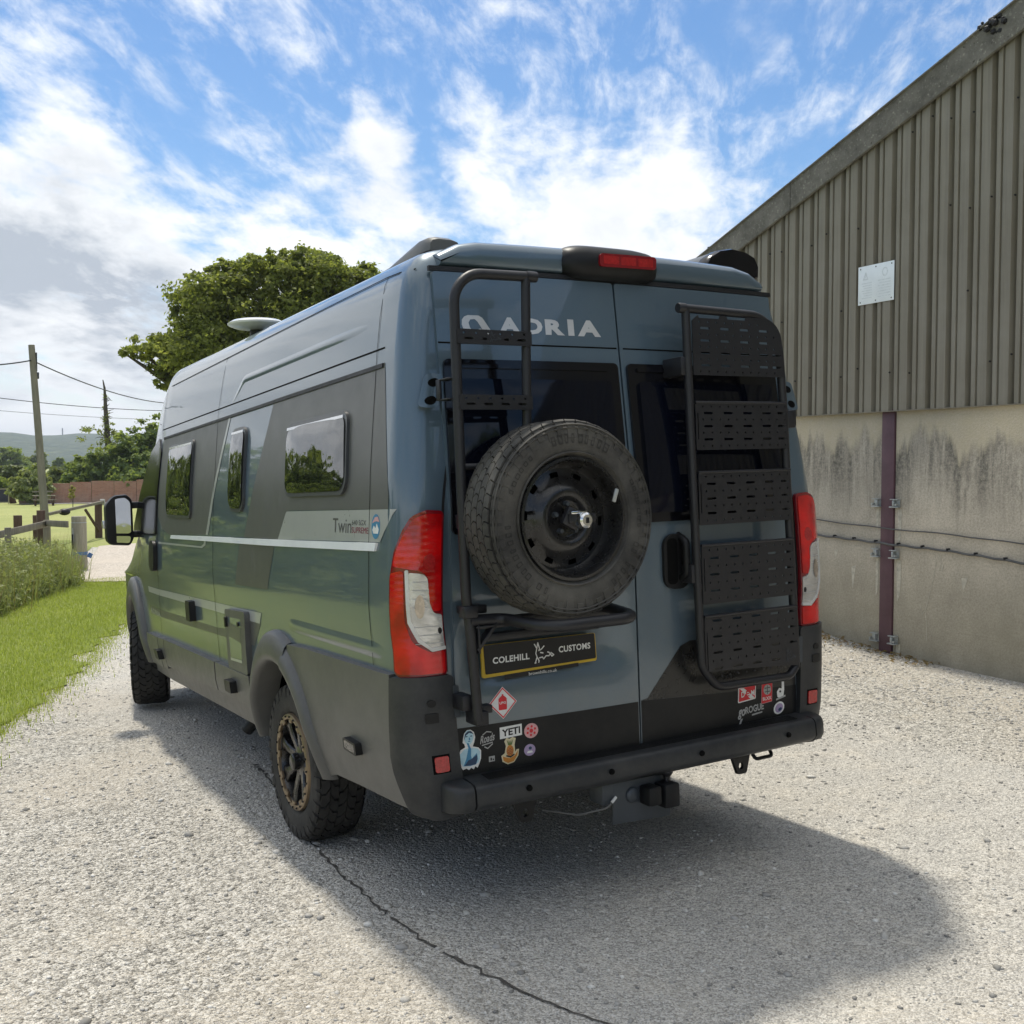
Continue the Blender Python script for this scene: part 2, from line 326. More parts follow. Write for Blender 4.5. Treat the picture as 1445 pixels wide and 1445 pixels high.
bmp = t.n('ShaderNodeBump', {'Strength': 1.0, 'Distance': 9.0, 'Height': t.mr(v.outputs['Distance'], 0, .8, 1, 0)})
finish(t, t.n('ShaderNodeBsdfPrincipled', {'Base Color': c, 'Roughness': .95, 'Specular IOR Level': .1, 'Normal': bmp.outputs[0]}))
M = MATS

# ------------------------------------------------------------------ geometry helpers
def link(name, me, mats, parent=None, sharp=40, kind=None, label=None, smooth=True):
    o = bpy.data.objects.new(name, me); COL.objects.link(o)
    for mm in (mats if isinstance(mats, (list, tuple)) else [mats]): me.materials.append(M[mm])
    if smooth and len(me.polygons):
        me.polygons.foreach_set('use_smooth', [True] * len(me.polygons))
        if sharp is not None: me.set_sharp_from_angle(angle=math.radians(sharp))
    if parent: o.parent = parent
    if kind: o['kind'] = kind
    if label: o['label'] = label
    return o
def frombm(name, bm, mats, parent=None, **kw):
    bmesh.ops.recalc_face_normals(bm, faces=bm.faces[:])
    me = bpy.data.meshes.new(name); bm.to_mesh(me); bm.free()
    return link(name, me, mats, parent, **kw)
def frompy(name, vs, fs, mats, parent=None, **kw):
    me = bpy.data.meshes.new(name); me.from_pydata([tuple(v) for v in vs], [], fs); me.update()
    return link(name, me, mats, parent, **kw)
def tag(o, label, cat, group=None):
    o['label'] = label; o['category'] = cat
    if group: o['group'] = group
    return o
def empty(name, loc=(0, 0, 0), label=None, cat=None, group=None):
    o = bpy.data.objects.new(name, None); COL.objects.link(o); o.location = loc
    if label: tag(o, label, cat, group)
    return o
def copy_tree(o, parent=None):
    c = o.copy(); COL.objects.link(c)
    if parent: c.parent = parent
    for ch in [x for x in bpy.data.objects if x.parent == o]: copy_tree(ch, c)
    return c
def bbox(bm, c, s, rot=None, bev=0.0, mi=0):
    """add a box, optionally bevelled, to bm"""
    r = bmesh.ops.create_cube(bm, size=1.0); vs = r['verts']
    bmesh.ops.scale(bm, vec=s, verts=vs)
    if bev:
        es = {e for v in vs for e in v.link_edges}
        rr = bmesh.ops.bevel(bm, geom=list(es), offset=bev, segments=2, affect='EDGES', profile=.5)
        vs = list({v for f in rr['faces'] for v in f.verts} | {v for v in vs if v.is_valid})
    if rot is not None: bmesh.ops.transform(bm, matrix=rot.to_4x4(), verts=vs)
    bmesh.ops.translate(bm, vec=c, verts=vs)
    for f in {f for v in vs for f in v.link_faces}: f.material_index = mi
    return vs
def box(name, c, s, mat, parent=None, bev=.004, rot=None, **kw):
    bm = bmesh.new(); bbox(bm, c, s, rot, bev); return frombm(name, bm, mat, parent, **kw)
def fillet(pts, r, n=6):
    pts = [Vector(p) for p in pts]; out = [pts[0]]
    for i in range(1, len(pts) - 1):
        a, b, c = pts[i - 1], pts[i], pts[i + 1]
        u = (a - b); v = (c - b); lu, lv = u.length, v.length; u.normalize(); v.normalize()
        rr = r[i] if isinstance(r, (list, tuple)) else r
        ang = u.angle(v)
        if ang > 3.1 or rr <= 0: out.append(b); continue
        dd = min(rr / math.tan(ang / 2), lu * .49, lv * .49); rad = dd * math.tan(ang / 2)
        bis = (u + v).normalized(); cen = b + bis * (rad / math.sin(ang / 2))
        p0 = b + u * dd - cen; p1 = b + v * dd - cen; tot = p0.angle(p1); ax = p0.cross(p1).normalized()
        for k in range(n + 1): out.append(cen + Matrix.Rotation(tot * k / n, 3, ax) @ p0)
    out.append(pts[-1]); return out
def tubebm(bm, path, r, seg=12, caps=True):
    path = [Vector(p) for p in path]; rings = []
    t0 = (path[1] - path[0]).normalized(); nrm = t0.orthogonal().normalized()
    for i, p in enumerate(path):
        tt = ((path[min(i + 1, len(path) - 1)] - path[i]).normalized() + (path[i] - path[max(i - 1, 0)]).normalized()).normalized()
        nrm = (nrm - tt * nrm.dot(tt)).normalized(); bn = tt.cross(nrm)
        rr = r[i] if isinstance(r, (list, tuple)) else r
        rings.append([bm.verts.new(p + nrm * (rr * math.cos(2 * PI * k / seg)) + bn * (rr * math.sin(2 * PI * k / seg))) for k in range(seg)])
    for a, b in zip(rings, rings[1:]):
        for k in range(seg): bm.faces.new((a[k], a[(k + 1) % seg], b[(k + 1) % seg], b[k]))
    if caps: bm.faces.new(rings[0][::-1]); bm.faces.new(rings[-1])
def tube(name, path, r, mat, parent=None, seg=12, **kw):
    bm = bmesh.new(); tubebm(bm, path, r, seg); return frombm(name, bm, mat, parent, **kw)
def lathebm(bm, prof, seg=48, axis='x', closed=False, skip=None):
    """revolve (radius, along) pairs about an axis through the origin"""
    rings = []
    for (r, a) in prof:
        ring = []
        for k in range(seg):
            c, s = r * math.cos(2 * PI * k / seg), r * math.sin(2 * PI * k / seg)
            ring.append(bm.verts.new((a, c, s) if axis == 'x' else (c, s, a)))
        rings.append(ring)
    rng_ = list(range(len(rings))) if closed else list(range(len(rings) - 1))
    for i in rng_:
        a, b = rings[i], rings[(i + 1) % len(rings)]
        for k in range(seg):
            if skip and skip(i, k): continue
            bm.faces.new((a[k], a[(k + 1) % seg], b[(k + 1) % seg], b[k]))
    return rings
def lathe(name, prof, mat, parent=None, seg=48, axis='x', closed=False, skip=None, loc=None, **kw):
    bm = bmesh.new(); lathebm(bm, prof, seg, axis, closed, skip)
    o = frombm(name, bm, mat, parent, **kw)
    if loc is not None: o.location = loc
    return o
def rpoly(pts, r, n=5):
    """round the corners of a 2-D polygon"""
    out = []; N = len(pts)
    for i in range(N):
        rr = r[i] if isinstance(r, (list, tuple)) else r
        a, b, c = (Vector((*pts[(i + k) % N], 0)) for k in (-1, 0, 1))
        f = fillet([a, b, c], rr, n)[1:-1] if rr > 0 else [b]
        out += [(p.x, p.y) for p in f]
    return out
def ellipse(cx, cy, a, b, n=24, rot=0):
    return [(cx + a * math.cos(2 * PI * k / n) * math.cos(rot) - b * math.sin(2 * PI * k / n) * math.sin(rot), cy + a * math.cos(2 * PI * k / n) * math.sin(rot) + b * math.sin(2 * PI * k / n) * math.cos(rot)) for k in range(n)]
def conform(name, poly, fn, off, mat, parent=None, th=0.0, bev=0.0, step=.07, zk=(), holes=None, **kw):
    """lay a flat polygon (a,b) on a curved surface fn(a,b,offset), as a skin or a bevelled plate"""
    bm = bmesh.new()
    if holes:
        vs, fs = curve2d([poly] + list(holes), 0)
        bv = [bm.verts.new((v[0], v[1], 0)) for v in vs]
        for f in fs:
            try: bm.faces.new([bv[i] for i in f])
            except ValueError: pass
    else:
        f = bm.faces.new([bm.verts.new((p[0], p[1], 0)) for p in poly])
        if f.normal.z == 0: f.normal_update()
        if f.calc_area() and f.normal.z < 0: f.normal_flip()
        if th and bev:
            bm.normal_update()
            bmesh.ops.inset_region(bm, faces=[f], thickness=bev, depth=bev, use_even_offset=True)
    A = [p[0] for p in poly]; B = [p[1] for p in poly]
    for lo, hi, no in ((min(A), max(A), (1, 0, 0)), (min(B), max(B), (0, 1, 0))):
        k = math.ceil((lo + 1e-4) / step)
        while k * step < hi - 1e-4:
            q = (k * step * no[0], k * step * no[1], 0)
            bmesh.ops.bisect_plane(bm, geom=bm.verts[:] + bm.edges[:] + bm.faces[:], plane_co=q, plane_no=no, dist=1e-6); k += 1
    for z in zk:
        no, q = ((0, 1, 0), (0, z[1], 0)) if isinstance(z, tuple) else ((1, 0, 0), (z, 0, 0))
        bmesh.ops.bisect_plane(bm, geom=bm.verts[:] + bm.edges[:] + bm.faces[:], plane_co=q, plane_no=no, dist=1e-6)
    bmesh.ops.triangulate(bm, faces=[f for f in bm.faces if len(f.verts) > 4])
    base = th - bev if th else 0
    if th:
        be = [e for e in bm.edges if len(e.link_faces) == 1]
        r = bmesh.ops.extrude_edge_only(bm, edges=be)
        nv = [v for v in r['geom'] if isinstance(v, bmesh.types.BMVert)]
        for v in nv: v.co.z = -base - .003
    for v in bm.verts: v.co = Vector(fn(v.co.x, v.co.y, off + base + v.co.z))
    return frombm(name, bm, mat, parent, **kw)
def curve2d(loops, th):
    cu = bpy.data.curves.new('c', 'CURVE'); cu.dimensions = '2D'; cu.fill_mode = 'BOTH' if th else 'FRONT'; cu.extrude = th / 2
    for lp in loops:
        sp = cu.splines.new('POLY'); sp.points.add(len(lp) - 1); sp.use_cyclic_u = True
        for p, q in zip(sp.points, lp): p.co = (q[0], q[1], 0, 1)
    return conv(cu)
def conv(cu):
    ob = bpy.data.objects.new('tmp', cu); COL.objects.link(ob)
    dg = bpy.context.evaluated_depsgraph_get(); dg.update()
    me = bpy.data.meshes.new_from_object(ob.evaluated_get(dg))
    vs = [tuple(v.co) for v in me.vertices]; fs = [tuple(p.vertices) for p in me.polygons]
    bpy.data.objects.remove(ob); bpy.data.curves.remove(cu); bpy.data.meshes.remove(me)
    return vs, fs
def plate(name, loops, th, place, mat, parent=None, **kw):
    """flat plate with real holes; place(a,b,c) sends plane coordinates + depth to space"""
    vs, fs = curve2d(loops, th)
    bm = bmesh.new(); bv = [bm.verts.new(v) for v in vs]
    for f in fs:
        try: bm.faces.new([bv[i] for i in f])
        except ValueError: pass
    bmesh.ops.remove_doubles(bm, verts=bm.verts[:], dist=1e-5)
    for v in bm.verts: v.co = Vector(place(*v.co))
    return frombm(name, bm, mat, parent, sharp=30, **kw)
def text2d(s, bold=0.0, space=1.0, shear=0.0):
    cu = bpy.data.curves.new('t', 'FONT'); cu.body = s; cu.space_character = space; cu.offset = bold; cu.shear = shear; cu.resolution_u = 3
    vs, fs = conv(cu)
    a = np.array(vs)[:, :2]; lo, hi = a.min(0), a.max(0)
    return (a - lo) / (hi - lo), fs
def text(name, s, fn, x0, z0, x1, z1, off, mat, parent=None, bold=0.0, space=1.0, slant=0.0, shear=0.0, flip=1):
    """lettering filling the box x0..x1, z0..z1 on surface fn (slant: rise to the right)"""
    a, fs = text2d(s, bold, space, shear)
    vs = [fn(x0 + (x1 - x0) * p[0], z0 + (z1 - z0) * p[1] + slant * p[0], off) for p in a]
    return frompy(name, vs, fs, mat, parent, smooth=False)
def grp_text(bm_list):
    pass

# ------------------------------------------------------------------ terrain height
def hgt(x, y):
    hy = np.interp(y, [-60, 8, 20, 90, 400, 6000], [60 * .0359, -.287, -.55, -1.65, -5, -5])
    h = -.067 + .021 * np.clip(x, -12, 6) + hy
    wx = np.clip((np.asarray(x, float) - 2.6) / 2.2, 0, 1); wx = wx * wx * (3 - 2 * wx)
    tgt = np.interp(y, [-12, 1.7, 2.3, 3.1, 4.0, 9, 14], [-.02, -.10, -.10, -.075, .0, -.02, -.35])
    wy = np.clip((16 - np.asarray(y, float)) / 6, 0, 1)
    return h * (1 - wx * wy) + tgt * wx * wy

# ================================================================== THE CAMPER VAN
# local axes: X to its right, Y to its front, Z up, origin under the rear doors
Rt = Matrix(((.999778578, -.000967919, -.0210204), (.00172084, .99935641, .0358302), (.0209722, -.0358585, .999136796)))
van = empty('camper_van', label='grey-green high-roof camper van with spare wheel and black racks on its rear doors', cat='camper van')
van.matrix_world = Matrix.Translation(CAM - Rt @ CAM) @ Rt.to_4x4()
PZ = [.38, .42, .50, .60, .78, .95, 1.06, 1.10, 1.2, 1.4, 1.65, 1.85, 2.04, 2.10, 2.25, 2.38, 2.45, 2.50, 2.528, 2.543, 2.55]
PW = [.945, .965, .99, 1.015, 1.027, 1.033, 1.034, 1.041, 1.043, 1.033, 1.015, .988, .960, .953, .928, .902, .872, .805, .70, .45, 0.0]
R = .10
_zz = np.linspace(.38, 2.53, 240); _ww = np.interp(_zz, PZ, PW)
_k = np.exp(-np.linspace(-2, 2, 13) ** 2); _k /= _k.sum()
_ww = np.convolve(np.pad(_ww, 6, mode='edge'), _k, 'valid')
def wz(z): return float(np.interp(z, _zz, _ww))
def lean(z): return max(0.0, z - 1.55) * .1
def cvx(x): return -.03 * max(0.0, 1 - (x / .86) ** 2)
def nar(y): return float(np.interp(y, [4.0, 4.6, 5.2, 6.0], [1, .975, .935, .86]))
def sstep(a, b, x):
    t = min(1, max(0, (x - a) / (b - a))); return t * t * (3 - 2 * t)
def wrap(s, z, off=0.0):
    """left flank and rear-left corner: s is the distance forward of the rear face along the skin"""
    Wd = wz(z); L = lean(z)
    if s >= R + L: return (-(Wd * nar(s)) - off, s, z)
    th = (R + L - s) / R
    if th <= PI / 2: return (-(Wd - R + R * math.cos(th)) - off * math.cos(th), R + L - R * math.sin(th) - off * math.sin(th), z)
    x = -(Wd - R) + (th - PI / 2) * R
    return (x, L + cvx(x) - off, z)
def wrapR(s, z, off=0.0):
    p = wrap(s, z, off); return (-p[0], p[1], p[2])
def rear(x, z, off=0.0):
    rc = sstep(-.80, -.745, x) * sstep(-.10, -.155, x) * sstep(.888, .928, z) * sstep(1.20, 1.14, z) * .03
    return (x, cvx(x) + lean(z) + rc - off, z)

# ---- body shell
def build_body():
    prof = [(wz(z), z) for z in np.linspace(.455, 2.40, 56)] + [(w, z) for w, z in ((wz(2.42), 2.42), (wz(2.442), 2.442), (.848, 2.472), (.82, 2.495), (.77, 2.513), (.70, 2.528), (.58, 2.537), (.45, 2.543), (.30, 2.547), (.15, 2.549))]
    P = np.array(prof); T = np.gradient(P, axis=0); T /= np.linalg.norm(T, axis=1)[:, None]
    nrm = np.stack([T[:, 1], -T[:, 0]], 1)                     # outward (x, z)
    nrm[:, 1] = np.where(P[:, 1] < 2.3, 0, nrm[:, 1]); nrm[:, 0] = np.where(P[:, 1] < 2.3, 1, nrm[:, 0])
    ths = np.linspace(PI / 2, 0, 8)
    ys = [(R - R * math.sin(t), R * (1 - math.cos(t))) for t in ths] + [(y, 0) for y in np.arange(.25, 6.05, .15)]
    def ztop(y): return float(np.interp(y, [4.0, 4.25, 4.6, 5.0, 5.3, 5.5, 6.0, 6.2], [2.55, 2.45, 2.13, 1.74, 1.48, 1.32, 1.05, .9]))
    verts, faces, mi = [], [], []
    rows = []
    for (y, dd) in ys:
        row = []; half = []
        for (w, z), n in zip(P, nrm):
            x2, z2 = w - dd * n[0], z - dd * max(0, n[1])
            zt = ztop(y)
            if zt < 2.549 and z2 > 1.0: z2 = 1.0 + (z2 - 1.0) * (zt - 1.0) / 1.55
            half.append((x2 * nar(y), y + lean(z) * max(0, 1 - max(0, y - R) / 1.0), z2))
        full = [(-a, b, c) for a, b, c in half] + [half[-1][:0] or (0, half[-1][1], half[-1][2] + .0008)] + half[::-1]
        for v in full: row.append(len(verts)); verts.append(v)
        rows.append(row)
    n = len(rows[0])
    for a, b in zip(rows, rows[1:]):
        for k in range(n - 1): faces.append((a[k], a[k + 1], b[k + 1], b[k])); mi.append(0)
        faces.append((a[n - 1], a[0], b[0], b[n - 1])); mi.append(1)
    faces.append(tuple(rows[-1][::-1])); mi.append(0)
    # rear face
    H = len(P); r0 = rows[0]; cols = [-1 + 2 * k / 14 for k in range(1, 14)]
    last = None; jr = [j for j in range(H) if P[j, 1] <= 2.43]
    for j in jr:
        xl, yl, zl = verts[r0[j]]
        line = [r0[j]]
        for cc in cols:
            x = xl * -cc; line.append(len(verts)); verts.append((x, yl + cvx(x) + (.05 if abs(cc) < .80 and zl < 2.38 else 0), zl))
        line.append(r0[n - 1 - j])
        if last:
            for k in range(len(line) - 1): faces.append((last[k], line[k], line[k + 1], last[k + 1])); mi.append(1 if (zl < 2.40 and 0 < k < 14 - 1) or zl < .56 else 0)
        else: faces.append(tuple([r0[0]] + line[1:-1] + [r0[n - 1]])); mi.append(1); faces.pop(); mi.pop(); first = line
        last = line
    faces.append(tuple(last[::-1] + r0[jr[-1] + 1:n - 1 - jr[-1]])); mi.append(0)
    # close the floor edge of the rear face (first row to floor edge verts)
    faces.append(tuple(first)); mi.append(1)
    me = bpy.data.meshes.new('body'); me.from_pydata(verts, [], faces); me.update()
    bm = bmesh.new(); bm.from_mesh(me)
    for f, k in zip(bm.faces, mi): f.material_index = k
    bmesh.ops.recalc_face_normals(bm, faces=bm.faces[:]); bm.to_mesh(me); bm.free()
    me.materials.append(M['body_paint']); me.materials.append(M['dark_void'])
    ob = bpy.data.objects.new('body', me); COL.objects.link(ob)
    cutters = []
    for (yy, rr, sx) in ((1.40, .47, -1), (1.40, .47, 1), (5.15, .47, -1), (5.15, .47, 1)):
        b = bmesh.new(); bmesh.ops.create_cone(b, cap_ends=True, segments=40, radius1=rr, radius2=rr, depth=.75)
        bmesh.ops.rotate(b, matrix=Matrix.Rotation(PI / 2, 3, 'Y'), verts=b.verts)
        bmesh.ops.translate(b, vec=(sx * .93, yy, .38), verts=b.verts)
        cm = bpy.data.meshes.new('cut'); b.to_mesh(cm); b.free(); cm.materials.append(M['dark_void'])
        c = bpy.data.objects.new('cut', cm); COL.objects.link(c); cutters.append(c)
        mo = ob.modifiers.new('b', 'BOOLEAN'); mo.operation = 'DIFFERENCE'; mo.object = c; mo.solver = 'EXACT'; mo.material_mode = 'TRANSFER'
    dg = bpy.context.evaluated_depsgraph_get(); dg.update()
    m2 = bpy.data.meshes.new_from_object(ob.evaluated_get(dg))
    for c in cutters: bpy.data.objects.remove(c)
    bpy.data.objects.remove(ob)
    o = bpy.data.objects.new('body', m2); COL.objects.link(o); o.parent = van
    m2.polygons.foreach_set('use_smooth', [True] * len(m2.polygons)); m2.set_sharp_from_angle(angle=math.radians(42))
    return o
build_body()
def P_(name, *a, **k): return conform(name, *a, parent=van, **k)

# ---- flank: films, stripes, trims, seams
A_, B_ = wrap, rear
P_('side_film', [(3.93, 2.02), (2.30, 2.055), (2.605, 1.405), (3.60, 1.385), (3.80, 1.42), (3.93, 1.50)], A_, .0015, 'film_dark', label='matt dark grey film round the front side window')
P_('side_film', [(1.55, 2.075), (.235, 2.095), (.10, 1.60), (.10, 1.552), (1.20, 1.545), (1.255, 1.52), (1.35, 1.412), (1.90, 1.408), (1.78, 1.62)], A_, .0015, 'film_dark', label='matt dark grey film round the rear side window')
P_('side_stripe', [(2.335, 2.055), (2.30, 2.055), (2.605, 1.405), (2.655, 1.405)], A_, .0022, 'film_light', label='thin slanted silver stripe')
P_('side_film', [(1.975, 1.372), (1.405, 1.378), (1.51, 1.17), (2.06, 1.16)], A_, .0015, 'film_dark', label='matt dark parallelogram under the trim strip')
P_('side_stripe', rpoly([(1.24, 1.540), (.05, 1.552), (.165, 1.432), (1.35, 1.412)], [.03, 0, 0, 0]), A_, .0022, 'film_light', label='pale grey panel that carries the model lettering')
P_('side_stripe', [(3.85, 1.355), (2.72, 1.362), (2.69, 1.338), (2.72, 1.325), (3.9, 1.318), (3.9, 1.328), (2.735, 1.336), (2.70, 1.362), (2.69, 1.37), (3.85, 1.368)][0:0] or [(3.9, 1.318), (2.74, 1.326), (2.66, 1.345), (2.65, 1.375), (2.69, 1.375), (2.70, 1.352), (2.76, 1.336), (3.9, 1.330)], A_, .0022, 'film_light', label='thin silver line under the trim strip')
P_('side_stripe', [(4.40, 1.00), (1.65, 1.045), (1.685, .990), (4.38, .962)], A_, .0022, 'film_light', label='pale grey stripe along the lower flank')
P_('side_film', rpoly([(4.35, .862), (2.55, .888), (2.26, .905), (2.21, .98), (1.67, .99), (1.80, .868), (2.46, .852), (4.37, .81)], [0, 0, .12, 0, 0, 0, .2, 0], 6), A_, .0015, 'film_dark', label='matt dark stripe along the lower flank')
text('side_lettering', 'ADRIA', A_, 4.36, .818, 3.96, .852, .003, 'film_light', van, bold=.02)
o = text('side_lettering', 'Twin', A_, .645, 1.458, .445, 1.515, .0032, 'ink_charcoal', van)
text('side_lettering', '640 SGX', A_, .440, 1.490, .298, 1.510, .0032, 'ink_charcoal', van)
text('side_lettering', 'SUPREME', A_, .440, 1.460, .275, 1.483, .0032, 'ink_maroon', van)
bd = conform('side_badge', ellipse(.205, 1.488, .040, .046), A_, .003, 'ink_blue', van)
conform('badge_print', [(.238, 1.50), (.215, 1.522), (.185, 1.525), (.172, 1.505), (.20, 1.508)], A_, .0036, 'ink_pink', bd)
conform('badge_print', [(.235, 1.475), (.222, 1.492), (.206, 1.482), (.195, 1.50), (.175, 1.478), (.182, 1.462), (.225, 1.462)], A_, .0036, 'ink_white', bd)
P_('trim_strip', [(3.52, 1.362), (3.50, 1.384), (1.5, 1.408), (.185, 1.428), (.20, 1.398), (1.5, 1.379)], A_, .001, 'aluminium', th=.009, bev=.003, step=.25)
P_('gutter', [(3.99, 2.086), (.25, 2.156), (.25, 2.149), (3.99, 2.079)], A_, .0012, 'dark_void', step=.3)
P_('gutter', [(3.92, 2.028), (.245, 2.094), (.245, 2.078), (3.92, 2.014)], A_, .0008, 'rubber_seal', th=.006, bev=.002, step=.3)
def seam(pts, wdt=.005, fn=A_, name='panel_seam'):
    a = [(p[0] - wdt / 2, p[1]) for p in pts]; b = [(p[0] + wdt / 2, p[1]) for p in pts][::-1]
    P_(name, a + b, fn, .0026, 'dark_void', step=.12)
def seamh(pts, wdt=.005, fn=A_, name='panel_seam'):
    a = [(p[0], p[1] - wdt / 2) for p in pts]; b = [(p[0], p[1] + wdt / 2) for p in pts][::-1]
    P_(name, a + b, fn, .0026, 'dark_void', step=.12)
seam([(.345, 2.44), (.32, 2.15), (.27, 1.6), (.265, .97)], .004)
seam([(2.55, 2.40), (2.57, 2.09), (2.52, 1.77), (2.50, 1.39), (2.50, .71)], .005)
seamh([(3.90, 2.370), (.36, 2.437), (.125, 2.428)], .005)
seam([(4.00, 2.36), (3.99, 2.08), (3.955, 2.0), (3.925, 1.40), (3.98, .70)], .006)
# stamped crease on the high panel
def ridge(pts, wdt, hh, label=None):
    a = [Vector((*p, 0)) for p in pts]
    vs, fs = [], []
    for i, p in enumerate(a):
        tdir = (a[min(i + 1, len(a) - 1)] - a[max(i - 1, 0)]).normalized(); nn = Vector((-tdir.y, tdir.x, 0))
        tap = min(1, i / 3, (len(a) - 1 - i) / 2 + .2)
        for k in range(-4, 5):
            q = p + nn * (wdt * k / 4); e = hh * tap * math.cos(k / 4 * PI / 2) ** 2
            vs.append(wrap(q.x, q.y, e - .0015))
    for i in range(len(a) - 1):
        for k in range(8): fs.append((i * 9 + k, i * 9 + k + 1, (i + 1) * 9 + k + 1, (i + 1) * 9 + k))
    frompy('stamped_crease', vs, fs, 'body_paint', van, sharp=80)
cr = fillet([(.36, 2.262, 0), (2.12, 2.232, 0), (2.33, 2.10, 0)], .12, 6)
cr = [(cr[0].x + (cr[1].x - cr[0].x) * k / 14, cr[0].y + (cr[1].y - cr[0].y) * k / 14) for k in range(14)] + [(p.x, p.y) for p in cr[1:]]
ridge(cr, .030, .0065)
ridge([(.12 + .045 * k, 1.03) for k in range(26)], .045, .007)
# side windows: rubber-edged acrylic flaps that stand proud
def sidewin(pts, r, lab):
    ys = [p[0] for p in pts]; zs = [p[1] for p in pts]; cy, cz = sum(ys) / 4, sum(zs) / 4
    out = rpoly(pts, r); sc = lambda k: [(cy + (p[0] - cy) * (1 - k / (max(ys) - cy)), cz + (p[1] - cz) * (1 - k / (max(zs) - cz))) for p in out]
    w = P_('side_window', out, A_, .001, 'window_rim', th=.013, bev=.006, label=lab)
    def bulge(a, b, off):
        u = abs(a - cy) / (max(ys) - cy); v = abs(b - cz) / (max(zs) - cz)
        return wrap(a, b, off + .010 * max(0, 1 - u ** 4) * max(0, 1 - v ** 4))
    conform('pane', sc(.018), bulge, .0143, 'acrylic', w, step=.035, sharp=80)
    conform('top_rail', [(pts[0][0] - .03, pts[0][1] - .030), (pts[1][0] + .03, pts[1][1] - .030), (pts[1][0] + .03, pts[1][1] - .018), (pts[0][0] - .03, pts[0][1] - .018)], A_, .0150, 'chrome', w, th=.004, bev=.001)
sidewin([(3.70, 1.965), (3.045, 1.970), (2.985, 1.492), (3.63, 1.498)], .05, 'front side window of three, upright and square')
sidewin([(2.225, 1.972), (1.955, 1.976), (1.885, 1.532), (2.15, 1.540)], .07, 'narrow middle side window')
sidewin([(1.295, 1.935), (.545, 1.945), (.485, 1.607), (1.235, 1.605)], .065, 'wide rear side window')
P_('cab_window', rpoly([(3.955, 1.375), (3.945, 1.93), (4.06, 2.03), (4.33, 1.95), (4.98, 1.42), (4.98, 1.36)], .03), A_, .001, 'gloss_black', th=.008, bev=.003)
P_('door_handle', rpoly([(4.10, 1.13), (3.93, 1.13), (3.93, 1.335), (4.10, 1.335)], .06), A_, .001, 'black_plastic', th=.028, bev=.012, label='black handle of the cab door')
P_('door_hinge_cover', rpoly([(3.07, .882), (2.975, .882), (2.975, 1.003), (3.07, 1.003)], .012), A_, .001, 'black_plastic', th=.038, bev=.008)
# service hatch: frame, inset panel, catch
hp = rpoly([(2.215, 1.022), (1.845, 1.036), (1.865, .712), (2.215, .700)], .02)
ha = rpoly([(2.155, .985), (1.925, .992), (1.940, .765), (2.150, .757)], .008)
hat = P_('service_hatch', hp, A_, .001, 'grey_cladding', th=.030, bev=.006)
conform('hatch_panel', ha, A_, .0313, 'body_paint', hat)
conform('hatch_film', [(2.152, .958), (1.93, .945), (1.937, .868), (2.152, .882)], A_, .0322, 'film_dark', hat)
conform('hatch_trim', [(2.150, .770), (1.940, .779), (1.940, .765), (2.150, .757)], A_, .0326, 'film_light', hat)
conform('catch', rpoly([(2.19, .93), (2.165, .93), (2.165, .985), (2.19, .985)], .01), A_, .0315, 'black_plastic', hat, th=.012, bev=.003)
conform('catch', ellipse(1.955, .965, .012, .012, 12), A_, .0315, 'black_plastic', hat, th=.008, bev=.002)
# locker panels and sill
def locker(pts, lab=None):
    return P_('skirt_locker', pts, A_, .001, 'grey_cladding', th=.034, bev=.012, step=.12, label=lab)
l1 = locker([(4.44, .668), (4.00, .683), (4.02, .47), (4.50, .44)])
l2 = locker([(3.985, .684), (3.805, .688), (3.86, .480), (4.00, .472)])
l3 = locker([(3.790, .689), (2.512, .702), (2.54, .535), (3.845, .500)])
l4 = locker([(2.492, .703), (1.845, .711), (1.862, .540), (2.520, .537)])
for (l, yy, z0, ln) in ((l2, 3.93, .575, .05), (l4, 2.14, .622, .055)):
    conform('latch', rpoly([(yy + ln, z0 - .032), (yy - ln, z0 - .032), (yy - ln, z0 + .032), (yy + ln, z0 + .032)], .008), A_, .035, 'black_plastic', l, th=.036, bev=.010)
P_('sill', [(4.62, .36), (1.87, .425), (1.86, .535), (2.52, .531), (3.85, .496), (4.60, .45)], A_, -.010, 'grey_cladding', th=.02, bev=.008, step=.2)
# arches
AP = [(.452, -.09), (.455, .020), (.462, .042), (.475, .052), (.50, .054), (.54, .047), (.58, .036), (.599, .022), (.605, -.004)]
def arch_pt(cy, cz, r_, t): return cy + (.432 + (r_ - .452) * (.42 if math.cos(t) > 0 else .55)) * math.cos(t), cz + r_ * math.sin(t)
def arch(cy, cz, a0, a1, lab, fn=A_):
    vs, fs = [], []; n = 40; k = len(AP)
    for i in range(n + 1):
        th = a0 + (a1 - a0) * i / n
        for (r_, of) in AP: vs.append(fn(*arch_pt(cy, cz, r_, th), of))
    for i in range(n):
        for j in range(k - 1): fs.append((i * k + j, i * k + j + 1, (i + 1) * k + j + 1, (i + 1) * k + j))
    return frompy('wheel_arch', vs, fs, 'grey_cladding', van, sharp=60, label=lab)
D2 = PI / 180
arch(1.40, .385, 2 * D2, 111 * D2, 'rear wheel arch flare on the near flank')
arch(5.12, .42, 2 * D2, 180 * D2, 'front wheel arch flare on the near flank')
arch(1.40, .385, 4 * D2, 178 * D2, 'rear wheel arch flare on the far flank', wrapR)
arch(5.12, .42, 4 * D2, 178 * D2, 'front wheel arch flare on the far flank', wrapR)
